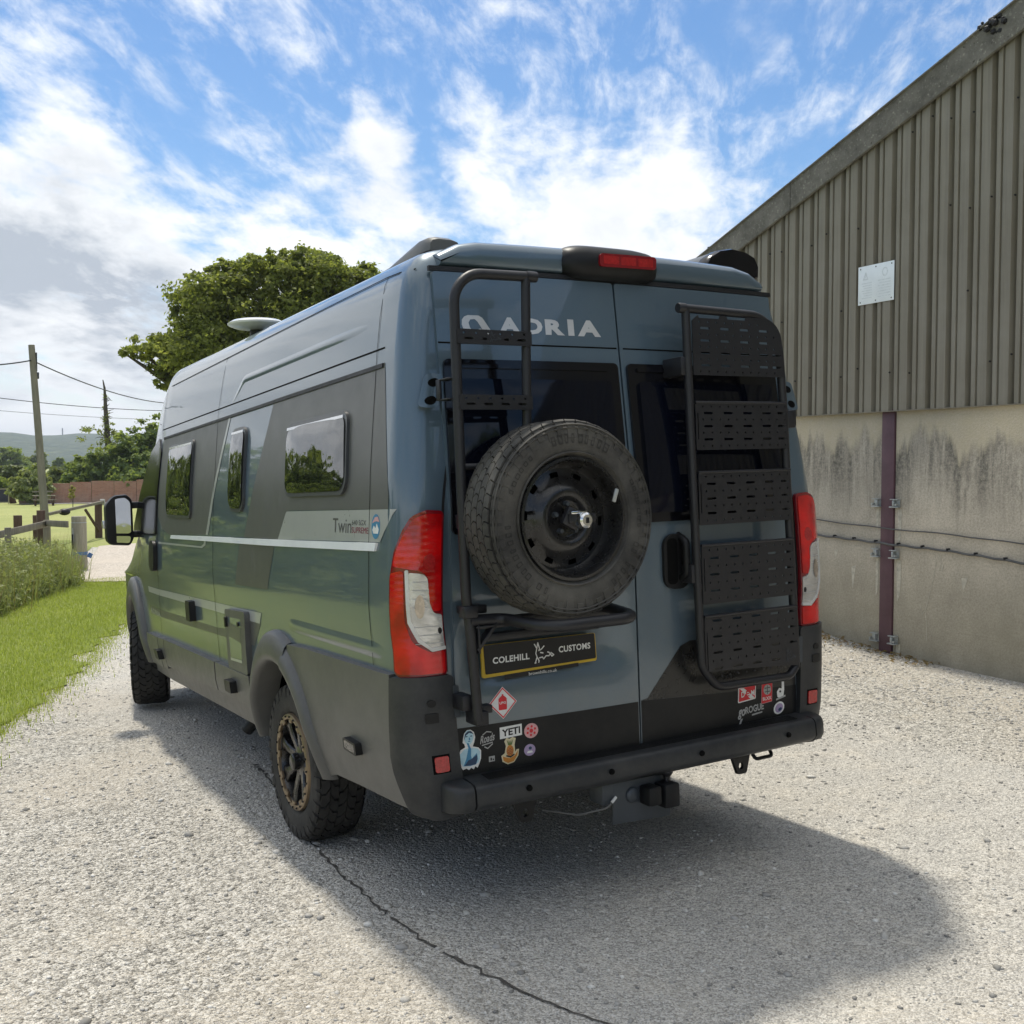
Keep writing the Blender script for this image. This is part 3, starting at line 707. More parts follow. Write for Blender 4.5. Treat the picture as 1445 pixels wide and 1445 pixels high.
# quarter panel behind the rear wheel with its own rolled lip
cyw, czw = 1.40, .385
lip = [arch_pt(cyw, czw, .456, t) for t in np.linspace(112 * D2, 180 * D2, 14)]
q = P_('quarter_panel', [(p[0], p[1]) for p in lip] + [(.80, .435), (.50, .455), (.075, .475), (.105, .65), (.078, .962), (.95, .954), (1.20, .945)], A_, .001, 'grey_cladding', th=.028, bev=.010, label='black plastic quarter panel behind the rear wheel')
vs, fs = [], []
ang = np.linspace(109.5 * D2, 180 * D2, 24); prof = [(.452, -.09), (.455, .024), (.462, .047), (.475, .057), (.50, .060), (.53, .052), (.575, .030), (.578, .004)]
for t in ang:
    for (r_, of) in prof: vs.append(wrap(*arch_pt(cyw, czw, r_, t), of))
for i in range(len(ang) - 1):
    for j in range(len(prof) - 1): k = len(prof); fs.append((i * k + j, i * k + j + 1, (i + 1) * k + j + 1, (i + 1) * k + j))
frompy('panel_lip', vs, fs, 'grey_cladding', q, sharp=60)
conform('side_marker', rpoly([(.515, .612), (.385, .606), (.385, .655), (.515, .660)], .012), A_, .029, 'black_plastic', q, th=.028, bev=.009)
conform('marker_lens', rpoly([(.50, .620), (.40, .615), (.40, .648), (.50, .652)], .008), A_, .0575, 'acrylic', q)
P_('quarter_panel', [(1.0, .94), (.10, .96), (.10, .48), (.78, .44)], wrapR, .001, 'grey_cladding', th=.028, bev=.010, label='far side quarter panel')

# ---- tail lights, both sides (shape wraps from the rear face round to the flank)
def tail(fn, lab):
    x_in = -.118
    body_ = [(x_in, .950), (.062, .955), (.062, 1.30), (.046, 1.40), (.02, 1.475), (-.005, 1.525), (-.05, 1.545), (x_in, 1.540)]
    t = P_('tail_light', rpoly(body_, [.02, .03, .05, .05, .05, .05, .02, .02]), fn, .001, 'lens_dark_red', th=.020, bev=.006, step=.03, label=lab)
    conform('red_lens', rpoly([(x_in + .008, 1.185), (-.075, 1.185), (-.062, 1.21), (-.062, 1.325), (.048, 1.350), (.040, 1.395), (.012, 1.470), (-.012, 1.516), (-.052, 1.532), (x_in + .008, 1.528)], [.01, .02, .02, .05, .01, .03, .03, .03, .02, .01]), fn, .0212, 'lens_red', t, step=.03, th=.004, bev=.002)
    conform('clear_lens', rpoly([(x_in + .006, 1.052), (-.06, 1.048), (-.026, 1.085), (-.004, 1.15), (.003, 1.328), (-.055, 1.318), (-.066, 1.215), (-.080, 1.178), (x_in + .006, 1.172)], [.01, .04, .05, .05, .01, .03, .02, .02, .01]), fn, .0212, 'lens_clear', t, step=.03, th=.006, bev=.003)
    conform('red_lens', rpoly([(x_in + .008, .962), (.055, .966), (.055, 1.325), (.014, 1.336), (.010, 1.15), (-.008, 1.074), (-.055, 1.040), (x_in + .008, 1.044)], [.01, .02, .01, .01, .05, .05, .03, .01]), fn, .0212, 'lens_red', t, step=.03, th=.004, bev=.002)
    conform('lens_rim', rpoly([(x_in + .004, 1.047), (-.06, 1.042), (-.022, 1.080), (.002, 1.15), (.009, 1.336), (-.001, 1.336), (-.008, 1.155), (-.030, 1.090), (-.06, 1.055), (x_in + .004, 1.060)], .004), fn, .0255, 'silver_letter', t, step=.03, th=.004, bev=.0015)
    conform('lens_step', rpoly([(x_in + .010, 1.168), (-.082, 1.174), (-.082, 1.168), (x_in + .010, 1.162)], .001), fn, .0275, 'ink_grey', t, step=.03)
    for zz in (1.07, 1.10, 1.13, 1.20, 1.23, 1.26, 1.29): conform('lens_rib', [(-.058 if zz > 1.17 else x_in + .012, zz), (-.014, zz + .002), (-.014, zz + .005), (-.058 if zz > 1.17 else x_in + .012, zz + .003)], fn, .0276, 'ink_grey', t, step=.03)
    conform('reflector_bowl', ellipse(-.034, 1.205, .014, .042, 20), fn, .0280, 'lens_bowl', t, step=.03)
    conform('reverse_bulb', ellipse(-.100, 1.115, .008, .012, 10), fn, .028, 'rubber_seal', t)
    conform('bulb_glint', ellipse(-.065, 1.36, .022, .030, 14), fn, .0258, 'reflector_red', t)
tail(wrap, 'tail light on the left corner'); tail(wrapR, 'tail light on the right corner')

# ---- rear corners of the bumper, step bumper, reflectors
for fn, sd_ in ((wrap, 'left'), (wrapR, 'right')):
    c = P_('corner_bumper', rpoly([(.073, .955), (.098, .66), (.066, .462), (-.01, .435), (-.135, .455), (-.135, .955)], [.01, 0, .03, .03, .01, .02]), fn, .001, 'bumper_plastic', th=.034, bev=.014, step=.03, label='black plastic bumper corner under the %s tail light' % sd_)
    conform('reflector', rpoly([(-.040, .612), (-.088, .612), (-.088, .668), (-.040, .668)], .008), fn, .0345, 'reflector_red', c, th=.006, bev=.002, step=.02)
    conform('reflector_surround', [(-.034, .606), (-.094, .606), (-.094, .674), (-.034, .674)], fn, .0352, 'dark_void', c, step=.02)
    conform('sensor_cap', ellipse(-.045, .86, .013, .013, 14), fn, .0355, 'black_plastic', c, th=.003, bev=.001, step=.02)
    conform('socket_cover', rpoly([(-.025, .79), (-.065, .79), (-.065, .825), (-.025, .825)], .004), fn, .0355, 'black_plastic', c, th=.003, bev=.001, step=.02)
    sg = -1 if sd_ == 'left' else 1
    bm = bmesh.new()
    pf = [(.03, .579), (-.098, .571), (-.116, .566), (-.125, .558), (-.130, .545), (-.133, .50), (-.118, .474), (.0, .456), (.03, .456)]
    rows = []
    for k in range(9):
        x = .835 + .085 * k / 8; f = math.sqrt(max(0, 1 - (k / 8.05) ** 3))
        rows.append([bm.verts.new((sg * x, .05 + (y - .05) * (.52 + .48 * f), z - (.006 * (1 - f) if z > .54 else 0))) for y, z in pf])
    for a, b in zip(rows, rows[1:]):
        for k in range(len(pf) - 1): bm.faces.new((a[k], a[k + 1], b[k + 1], b[k]))
    bm.faces.new(rows[0]); bm.faces.new(rows[-1])
    frombm('bumper_end', bm, 'bumper_plastic', c, sharp=50)
bm = bmesh.new()
pf = [(.03, .580), (-.045, .577), (-.100, .571), (-.116, .567), (-.124, .560), (-.129, .548), (-.133, .500), (-.128, .486), (-.10, .468), (.0, .456), (.03, .456)]
rows = []
for x in np.linspace(-.828, .828, 15): rows.append([bm.verts.new((x, y + .5 * cvx(x), z)) for y, z in pf])
for a, b in zip(rows, rows[1:]):
    for k in range(len(pf)): bm.faces.new((a[k], a[(k + 1) % len(pf)], b[(k + 1) % len(pf)], b[k]))
bm.faces.new(rows[0]); bm.faces.new(rows[-1])
stp = frombm('step_bumper', bm, 'bumper_plastic', van, sharp=40)
bm = bmesh.new()
for k in range(7): bbox(bm, (0, -.030 - .0085 * k + .4 * -.03, .5785 - .0007 * k), (1.52, .003, .004))
frombm('tread_ribs', bm, 'black_plastic', stp)
for x in (-.62, -.26, .18, .66): lathe('parking_sensor', [(.0, -.004), (.010, -.004), (.012, .003)], 'dark_void', stp, 14).matrix_local = Matrix.Translation((x, -.138 + .5 * cvx(x), .528)) @ Matrix.Rotation(PI / 2, 4, 'Z')
# ---- underbody: dark box added to block light, beam axle, silencer, tow bar
box('underfloor_light_block', (0, 3.2, .455), (1.70, 4.6, .05), 'dark_void', van)
tube('rear_axle', [(-.75, 1.38, .36), (.75, 1.38, .36)], .05, 'rubber_seal', van)
for (y, z) in ((2.55, .27), (1.95, .25)): tube('jack_leg', [(-.80, y, .36), (-.86, y + .06, z)], .035, 'black_plastic', van)
tb = box('tow_bar', (-.13, -.03, .425), (.26, .10, .10), 'steel_grey', van, bev=.015)
bm = bmesh.new(); bbox(bm, (-.07, -.075, .375), (.28, .014, .17), Matrix.Rotation(.06, 3, 'Y'), .004); bbox(bm, (-.02, -.02, .32), (.18, .10, .012), None, .003)
frombm('tow_plate', bm, 'steel_grey', tb)
bm = bmesh.new(); bbox(bm, (-.055, -.115, .395), (.062, .07, .075), None, .010); bbox(bm, (.025, -.115, .385), (.072, .08, .095), None, .010)
frombm('socket_housing', bm, 'black_plastic', tb)
bm = bmesh.new(); bmesh.ops.create_uvsphere(bm, u_segments=16, v_segments=12, radius=.026); bmesh.ops.translate(bm, vec=(.035, -.105, .475), verts=bm.verts); tubebm(bm, [(.035, -.105, .42), (.035, -.105, .465)], .013)
frombm('tow_ball', bm, 'powder_black', tb)
bm = bmesh.new(); bmesh.ops.create_uvsphere(bm, u_segments=14, v_segments=10, radius=.032); bmesh.ops.scale(bm, vec=(1, .5, 1), verts=bm.verts); bmesh.ops.translate(bm, vec=(-.12, -.085, .40), verts=bm.verts)
frombm('socket_cap', bm, 'steel_grey', tb)
tube('breakaway_cable', fillet([(-.20, -.08, .40), (-.25, -.10, .375), (-.36, -.06, .36), (-.47, .02, .38)], .06), .004, 'cable_grey', tb, seg=6)
tube('cable_end', [(-.20, -.085, .405), (-.225, -.093, .391)], .006, 'ink_white', tb, seg=8)
for x, lab in ((-.55, 'left tow eye'), (.53, 'right tow eye')):
    te = plate('tow_eye', [rpoly([(-.06, .05), (.06, .05), (.03, -.055), (-.02, -.055)], .012), ellipse(.0, -.02, .013, .016, 10)], .016, lambda a, b, c, x=x: (x + a, .02 + c, .405 + b), 'rubber_seal', van, label=lab)
tube('tow_loop', fillet([(.60, .02, .43), (.60, .0, .405), (.70, .0, .405), (.70, .02, .43)], .015), .008, 'rubber_seal', van, seg=8)

# ---- rear doors
WIN_L = rpoly([(-.832, 1.452), (-.060, 1.455), (-.060, 2.088), (-.815, 2.088)], .02)
WIN_R = rpoly([(-.015, 1.455), (.822, 1.452), (.806, 2.088), (-.015, 2.088)], .02)
def door(x0b, x0t, x1b, x1t, lab):
    d_ = P_('rear_door', rpoly([(x0b, .560), (x1b, .560), (x1t, 2.412), (x0t, 2.412)], .012), B_, -.004, 'body_paint', th=.016, bev=.005, step=.045, label=lab)
    return d_
dl = door(-.842, -.826, -.043, -.043, 'left rear door, with ladder and spare wheel')
dr = door(-.035, -.035, .842, .826, 'right rear door, with perforated rack')
for dd_, xa, xb, win in ((dl, -.838, -.046, WIN_L), (dr, -.032, .838, WIN_R)):
    bb = [(xa, .563), (xb, .563), (xb, .748 if xb < 0 else .700), (xa, .752 if xb < 0 else .750)]
    conform('door_band', bb, B_, .0126, 'black_plastic', dd_)
    conform('door_crease', [(xa + .012, 2.146), (xb - .004, 2.146), (xb - .004, 2.152), (xa + .012, 2.152)], B_, .0128, 'dark_void', dd_)
    w = conform('rear_window', win, B_, .0125, 'gloss_black', dd_, th=.012, bev=.005)
    cx = sum(p[0] for p in win) / len(win); cz = sum(p[1] for p in win) / len(win)
    hx = max(p[0] for p in win) - cx; hz_ = max(p[1] for p in win) - cz
    ins = lambda kx, kz, dz=0: [(cx + (p[0] - cx) * (1 - kx / hx), cz + dz + (p[1] - cz) * (1 - kz / hz_)) for p in win]
    def blg(a, b, off, cx=cx, cz=cz, hx=hx, hz_=hz_): return rear(a, b, off + .012 * max(0, 1 - ((a - cx) / hx) ** 2) * max(0, 1 - ((b - cz) / hz_) ** 2))
    conform('pane', ins(.045, .055, -.018), blg, .0255, 'rear_glass', w, th=.010, bev=.006, step=.08)
    conform('frame_rail', rpoly([(cx - hx + .05, 2.055), (cx + hx - .05, 2.055), (cx + hx - .05, 2.072), (cx - hx + .05, 2.072)], .006), B_, .0252, 'gloss_black', w, th=.008, bev=.003)
conform('door_band', [(-.030, .7505), (.835, .7005), (.835, .95), (.225, .962), (.175, .945), (.0, .756)], B_, .0128, 'film_black', dr, label='matt dark slanted film low on the right door')
hd = conform('rear_door_handle', rpoly([(.096, 1.182), (.228, 1.178), (.228, 1.402), (.096, 1.402)], .05), B_, .0125, 'black_plastic', dr, th=.014, bev=.008)
tube('handle_grip', fillet([(.185, -.035, 1.215), (.185, -.085, 1.24), (.185, -.085, 1.37), (.185, -.035, 1.395)], .02), .016, 'black_plastic', hd).scale = (1, 1, 1)
conform('handle_well', rpoly([(.112, 1.20), (.165, 1.20), (.165, 1.385), (.112, 1.385)], .02), B_, .0268, 'dark_void', hd)
# door perimeter: dark seal seen in the gap, hinges on the corner pillar
P_('top_seal', [(-.838, 2.414), (.838, 2.414), (.838, 2.432), (-.838, 2.432)], B_, .002, 'rubber_seal', th=.012, bev=.004)
for fn, lab in ((wrap, 'upper left'), (wrapR, 'upper right')):
    h_ = P_('door_hinge', rpoly([(.022, 1.912), (-.044, 1.905), (-.046, 2.030), (.018, 2.036)], .018), fn, .002, 'body_paint', th=.030, bev=.010, step=.03, label='door hinge, ' + lab)
    for z in (1.935, 2.000): conform('hinge_recess', ellipse(-.014, z, .019, .016, 14), fn, .0325, 'dark_void', h_, step=.03)
    P_('corner_seal', [(-.118, .96), (-.130, .96), (-.126, 2.40), (-.118, 2.40)], fn, .003, 'rubber_seal', step=.06)
    P_('lower_hinge', rpoly([(-.128, .80), (-.150, .80), (-.150, .915), (-.128, .915)], .006), fn, .020, 'steel_grey', th=.02, bev=.006, step=.03)
# roof header that overhangs the doors
bm = bmesh.new(); rows = []
for k in range(21):
    x = -.79 + 1.58 * k / 20; u = abs(x) / .79; rz = 2.549 - .010 * u ** 2 - .050 * max(0, (u - .80) / .20) ** 2
    yc = cvx(x)
    rows.append([bm.verts.new((x, y + yc, z)) for y, z in ((.18, rz - .010), (.15, rz - .003), (.110, rz - .006), (.082, rz - .020), (.072, rz - .042), (.074, 2.454), (.082, 2.440), (.12, 2.436))])
for a, b in zip(rows, rows[1:]):
    for k in range(7): bm.faces.new((a[k], a[k + 1], b[k + 1], b[k]))
bm.faces.new(rows[0]); bm.faces.new(rows[-1])
frombm('roof_header', bm, 'body_paint', van, sharp=60)
# high brake light
bm = bmesh.new(); rows = []
for k in range(25):
    u = -1 + 2 * k / 24; x = -.05 + .236 * u; f = max(0.0, 1 - abs(u) ** 5) ** .5
    rows.append([bm.verts.new((x, .16 + (y - .16) * (.55 + .45 * f), 2.475 + (z - 2.475) * (.35 + .65 * f))) for y, z in ((.20, 2.552), (.06, 2.556), (.012, 2.538), (-.010, 2.510), (-.012, 2.468), (.0, 2.432), (.03, 2.418), (.10, 2.416))])
for a, b in zip(rows, rows[1:]):
    for k in range(7): bm.faces.new((a[k], a[k + 1], b[k + 1], b[k]))
bm.faces.new(rows[0]); bm.faces.new(rows[-1])
bl_ = frombm('high_brake_light', bm, 'black_plastic', van, sharp=50)
def blf(x, z, off): return (x, -.0115 + (2.505 - z) * -.02 - off, z)
conform('brake_lens', rpoly([(-.146, 2.460), (.130, 2.464), (.136, 2.516), (-.140, 2.512)], .014), blf, .001, 'lens_dark_red', bl_, th=.008, bev=.003)
for k in range(3): conform('lens_cell', rpoly([(-.125 + .084 * k, 2.472), (-.052 + .084 * k, 2.473), (-.052 + .084 * k, 2.505), (-.125 + .084 * k, 2.504)], .004), blf, .0095, 'reflector_red', bl_)

# ---- maker's lettering on the left door (mark + word)
EM = [(-.726, 2.218), (-.724, 2.236), (-.714, 2.248), (-.698, 2.254), (-.655, 2.254), (-.640, 2.246), (-.594, 2.178), (-.628, 2.178), (-.662, 2.232), (-.672, 2.240), (-.690, 2.238), (-.698, 2.226), (-.694, 2.208), (-.680, 2.192), (-.690, 2.182), (-.708, 2.186), (-.720, 2.200)]
conform('brand_mark', EM, B_, .0130, 'silver_letter', dl); conform('brand_mark', ellipse(-.652, 2.193, .012, .012, 14), B_, .0130, 'silver_letter', dl)
for ch, a, b in (('A', -.574, -.482), ('D', -.462, -.386), ('R', -.374, -.288), ('I', -.272, -.244), ('A', -.228, -.120)):
    text('brand_letter', ch, B_, a, 2.192, b, 2.252 if a < -.3 else 2.256, .0130, 'silver_letter', dl, bold=.055)

# ---- number plate
def plt(x, z, off=0.0): return (x, -.048 - off + .02 * (x + .49), z)
npl = plate('number_plate', [rpoly([(-.748, .928), (-.238, .934), (-.243, 1.042), (-.748, 1.048)], .008)], .008, lambda a, b, c: (a, -.044 + .02 * (a + .49) - c, b), 'plate_yellow', van)
conform('plate_face', rpoly([(-.735, .940), (-.242, .944), (-.246, 1.041), (-.740, 1.047)], .006), plt, .0012, 'ink_black', npl)
text('plate_lettering', 'COLEHILL', plt, -.703, .975, -.545, .999, .002, 'ink_white', npl, bold=.03, space=1.08)
text('plate_lettering', 'CUSTOMS', plt, -.414, .984, -.268, 1.008, .002, 'ink_white', npl, bold=.03, space=1.08)
def strokes(name, lines, fn, wd, off, mat, par):
    bm = bmesh.new()
    for ln in lines:
        for a, b in zip(ln, ln[1:]):
            v = Vector((b[0] - a[0], b[1] - a[1])); n = Vector((-v.y, v.x)).normalized() * wd / 2; e = v.normalized() * wd * .3
            bm.faces.new([bm.verts.new(fn(q[0], q[1], off)) for q in ((a[0] - e.x + n.x, a[1] - e.y + n.y), (a[0] - e.x - n.x, a[1] - e.y - n.y), (b[0] + e.x - n.x, b[1] + e.y - n.y), (b[0] + e.x + n.x, b[1] + e.y + n.y))])
    return frombm(name, bm, mat, par, smooth=False)
HARE = [[(0, .95), (.12, .72), (.18, 1.0), (.26, .70), (.22, .60)], [(.12, .72), (.06, .48), (.12, .30), (.04, .06)], [(.04, .06), (.0, .0), (.06, .02)], [(.12, .30), (.22, .10), (.20, .02)], [(.22, .60), (.36, .66), (.50, .80)], [(.30, .50), (.44, .46)], [(.24, .24), (.40, .26), (.46, .16), (.60, .30), (.74, .28), (.86, .42), (1.0, .30), (.90, .24), (.76, .44), (.68, .48)]]
hare = lambda x0, z0, w_, h_: [[(x0 + p[0] * w_, z0 + p[1] * h_) for p in l] for l in HARE]
strokes('plate_mark', hare(-.522, .957, .085, .075), plt, .0045, .002, 'ink_white', npl)
conform('dealer_strip', [(-.655, .912), (-.325, .922), (-.325, .936), (-.655, .930)], plt, .001, 'ink_black', npl)
text('plate_lettering', 'brownhills.co.uk', plt, -.550, .915, -.425, .927, .0016, 'ink_white', npl)

# ---- stickers
def stk(pts, mat, lab, off=.0142): return conform('sticker', pts, B_, off, mat, van, label=lab)
def prt(par, pts, mat, off=.0150): return conform('sticker_print', pts, B_, off, mat, par)
c = (-.652, .823); k = .060
s = stk([(c[0], c[1] + k), (c[0] - k * .98, c[1]), (c[0], c[1] - k), (c[0] + k * .98, c[1])], 'ink_white', 'white and red gas warning diamond')
o1 = [(c[0], c[1] + k * .95), (c[0] - k * .93, c[1]), (c[0], c[1] - k * .95), (c[0] + k * .93, c[1])]; o2 = [(c[0] + (p[0] - c[0]) * .89, c[1] + (p[1] - c[1]) * .89) for p in o1]
conform('sticker_print', o1, B_, .0150, 'ink_red', s, holes=[o2])
prt(s, rpoly([(c[0] - .018, c[1] - .026), (c[0] + .016, c[1] - .026), (c[0] + .016, c[1] + .016), (c[0] + .005, c[1] + .026), (c[0] - .006, c[1] + .026), (c[0] - .018, c[1] + .016)], .004), 'ink_red')
prt(s, [(c[0] - .004, c[1] + .026), (c[0] + .003, c[1] + .026), (c[0] + .003, c[1] + .032), (c[0] - .004, c[1] + .032)], 'ink_red')
text('sticker_lettering', 'LPG', B_, c[0] - .014, c[1] - .004, c[0] + .012, c[1] + .005, .0156, 'ink_white', s, bold=.02)
# woman, waist-up, in blues
X, Z = -.793, .669
U = lambda a, b: (X + a * .047, Z + b * .073)
out = [U(*p) for p in ((-.95, -.55), (-.9, -.2), (-.75, .05), (-.35, .16), (-.42, .32), (-.55, .40), (-.50, .62), (-.40, .85), (-.15, 1.0), (.15, 1.0), (.42, .86), (.52, .60), (.42, .35), (.28, .15), (.75, .06), (.98, -.1), (.95, -.5), (.80, -.75), (.62, -.95), (.45, -.86), (.30, -1.0), (.1, -.9), (-.1, -1.0), (-.3, -.9), (-.6, -.95), (-.8, -.75))]
s = stk(out, 'ink_white', 'cut-out sticker of a woman in blue tones')
prt(s, [U(*p) for p in ((-.85, -.5), (-.80, -.15), (-.45, .05), (-.15, .1), (.25, .08), (.70, 0), (.88, -.15), (.85, -.5), (.7, -.7), (.4, -.75), (.0, -.8), (-.6, -.78))], 'ink_paleblue')
prt(s, ellipse(X - .002, Z + .046, .018, .026, 18), 'ink_paleblue', .0152)
prt(s, [U(*p) for p in ((-.45, .5), (-.35, .82), (-.1, .94), (.15, .94), (.36, .8), (.42, .55), (.34, .78), (.0, .86), (-.28, .74))], 'ink_navy', .0158)
prt(s, [U(*p) for p in ((-.55, -.75), (-.3, -.4), (-.1, .1), (-.22, .35), (-.08, .36), (.12, .05), (.1, -.3), (.15, -.45), (.6, -.2), (.66, -.5), (.5, -.76), (0, -.8))], 'ink_blue', .0158)
prt(s, [U(*p) for p in ((-.5, -.76), (-.15, -.5), (.15, -.45), (.62, -.28), (.6, -.55), (.45, -.76))], 'ink_navy', .0164)
for a in (-.2, .18): prt(s, ellipse(X + a * .047 - .001, Z + .050, .004, .002, 8), 'ink_navy', .0164)
prt(s, ellipse(X - .001, Z + .032, .005, .002, 8), 'ink_blue', .0164)
prt(s, [U(-.03, .62), U(.05, .62), U(.08, .50), U(-.05, .50)], 'ink_blue', .0160)
# script badge
s = text('sticker', 'Roads', B_, -.750, .683, -.690, .712, .0142, 'ink_grey', van, bold=.02, slant=.008, shear=.3); s['label'] = 'small grey script badge sticker'
strokes('sticker_print', [[(-.738, .716), (-.722, .726), (-.704, .722)], [(-.742, .678), (-.700, .684)], [(-.732, .671), (-.720, .664), (-.700, .678)]], B_, .004, .0142, 'ink_grey', s)
# word sticker
yy0, yy1 = .690, .733
s = stk([(-.669, yy0), (-.577, yy0 + .004), (-.577, yy1 + .003), (-.669, yy1)], 'ink_white', 'white rectangular sticker with black capitals')
text('sticker_lettering', 'YETI', B_, -.661, yy0 + .008, -.585, yy1 - .009, .0150, 'ink_black', s, bold=.03, slant=.004)
# round red and white
s = stk(ellipse(-.538, .704, .030, .028), 'ink_pink', 'round pink and red sticker')
for a in range(6): prt(s, ellipse(-.538 + .017 * math.cos(a * PI / 3 + .4), .704 + .016 * math.sin(a * PI / 3 + .4), .005, .005, 8), 'ink_red')
prt(s, ellipse(-.538, .704, .008, .008, 10), 'ink_red')
# pineapple on a scroll
X, Z = -.630, .640
s = stk([(X - .036, Z - .012), (X - .032, Z - .034), (X - .010, Z - .047), (X + .016, Z - .042), (X + .034, Z - .020), (X + .038, Z + .004), (X + .028, Z + .004), (X + .022, Z - .005), (X + .020, Z + .022), (X + .026, Z + .046), (X + .012, Z + .052), (X, Z + .046), (X - .012, Z + .052), (X - .022, Z + .040), (X - .016, Z + .022), (X - .022, Z - .004)], 'ink_cream', 'pineapple sticker with an orange scroll')
prt(s, [(X - .031, Z - .014), (X - .028, Z - .031), (X - .010, Z - .042), (X + .014, Z - .038), (X + .030, Z - .018), (X + .033, Z + .0), (X + .018, Z - .018), (X, Z - .025), (X - .018, Z - .020)], 'ink_orange')
prt(s, ellipse(X, Z + .003, .015, .021, 18), 'ink_orange', .0156)
strokes('sticker_print', [[(X - .013, Z - .008 + .009 * i), (X + .010, Z + .008 + .009 * i)] for i in range(-1, 2)] + [[(X + .013, Z - .008 + .009 * i), (X - .010, Z + .008 + .009 * i)] for i in range(-1, 2)], B_, .0012, .0164, 'ink_maroon', s)
prt(s, [(X - .018, Z - .016), (X, Z - .023), (X + .018, Z - .015), (X + .016, Z - .010), (X, Z - .017), (X - .016, Z - .011)], 'ink_black', .0168)
for a in (-.012, -.004, .006, .014): prt(s, [(X + a * .4 - .003, Z + .024), (X + a * .4 + .003, Z + .024), (X + a, Z + .047)], 'ink_green', .0160)
# small ones
s = stk(ellipse(-.547, .633, .024, .022), 'ink_purple', 'small round mauve sticker'); prt(s, ellipse(-.545, .640, .007, .006, 10), 'ink_navy'); prt(s, [(-.560, .622), (-.534, .622), (-.538, .630), (-.556, .630)], 'ink_white')
s = stk([(-.717, .613), (-.693, .614), (-.693, .634), (-.717, .633)], 'ink_grey', 'tiny grey square sticker'); prt(s, [(-.711, .618), (-.705, .618), (-.705, .628), (-.711, .628)], 'ink_black'); prt(s, [(-.702, .618), (-.697, .618), (-.697, .624), (-.702, .624)], 'ink_black')
# right door
X, Z = .535, .702
s = stk(rpoly([(X - .055, Z - .034), (X + .050, Z - .028), (X + .054, Z + .036), (X - .050, Z + .032)], .006), 'ink_white', 'red dive-flag style sticker with white letters')
prt(s, [(X - .050, Z - .029), (X + .045, Z - .023), (X + .049, Z + .031), (X - .045, Z + .027)], 'ink_red')
prt(s, [(X - .043, Z + .026), (X - .020, Z + .027), (X + .043, Z - .022), (X + .018, Z - .024)], 'ink_white', .0156)
for ch, a in (('D', -.036), ('E', -.008), ('M', .022)): text('sticker_lettering', ch, B_, X + a, Z - .012, X + a + .020, Z + .012, .0164, 'ink_white' if ch != 'E' else 'ink_red', s, bold=.03)
X, Z = .653, .691
s = stk([(X - .036, Z - .046), (X + .030, Z - .042), (X + .036, Z + .044), (X - .030, Z + .040)], 'ink_pink', 'upright red sticker with a grey roundel'); prt(s, [(X - .034, Z - .044), (X + .028, Z - .040), (X + .034, Z + .042), (X - .028, Z + .038)], 'ink_red')
prt(s, ellipse(X + .002, Z + .012, .023, .022), 'ink_grey', .0156); strokes('sticker_print', [[(X + .002, Z - .006), (X + .002, Z + .030)], [(X - .014, Z + .004), (X + .018, Z + .004)], [(X - .014, Z + .020), (X + .018, Z + .020)]], B_, .004, .0164, 'ink_charcoal', s)
text('sticker_lettering', 'BLXX', B_, X - .027, Z - .032, X + .026, Z - .018, .0156, 'ink_white', s, bold=.02)
X, Z = .737, .684
s = stk([(X - .020, Z - .020), (X - .012, Z - .030 + .004), (X + .018, Z - .022), (X + .024, Z + .006), (X + .024, Z + .040), (X + .010, Z + .042), (X + .008, Z + .012), (X - .008, Z + .016), (X - .022, Z + .002)], 'ink_white', 'white hand-sign sticker'); prt(s, ellipse(X - .002, Z, .006, .005, 10), 'ink_black'); prt(s, [(X - .030, Z - .036), (X + .030, Z - .026), (X + .030, Z - .018), (X - .028, Z - .028)], 'ink_grey')
s = text('sticker', 'go', B_, .478, .598, .522, .640, .0142, 'ink_grey', van, bold=.03, shear=.35); s['label'] = 'grey lettering sticker under the red flag sticker'
text('sticker_lettering', 'ROGUE', B_, .522, .616, .632, .646, .0142, 'ink_grey', s, bold=.03, slant=.006)
conform('sticker_print', [(.560, .604), (.622, .609), (.622, .615), (.560, .611)], B_, .0142, 'ink_grey', s); conform('sticker_print', [(.480, .572), (.490, .572), (.506, .600), (.494, .600)], B_, .0142, 'ink_grey', s)
s = stk(ellipse(.725, .614, .034, .026, 24, .3), 'ink_white', 'round white sticker with a mauve centre'); prt(s, ellipse(.725, .614, .025, .019, 20, .3), 'ink_purple'); prt(s, ellipse(.730, .608, .012, .007, 12, .3), 'ink_navy', .0158)

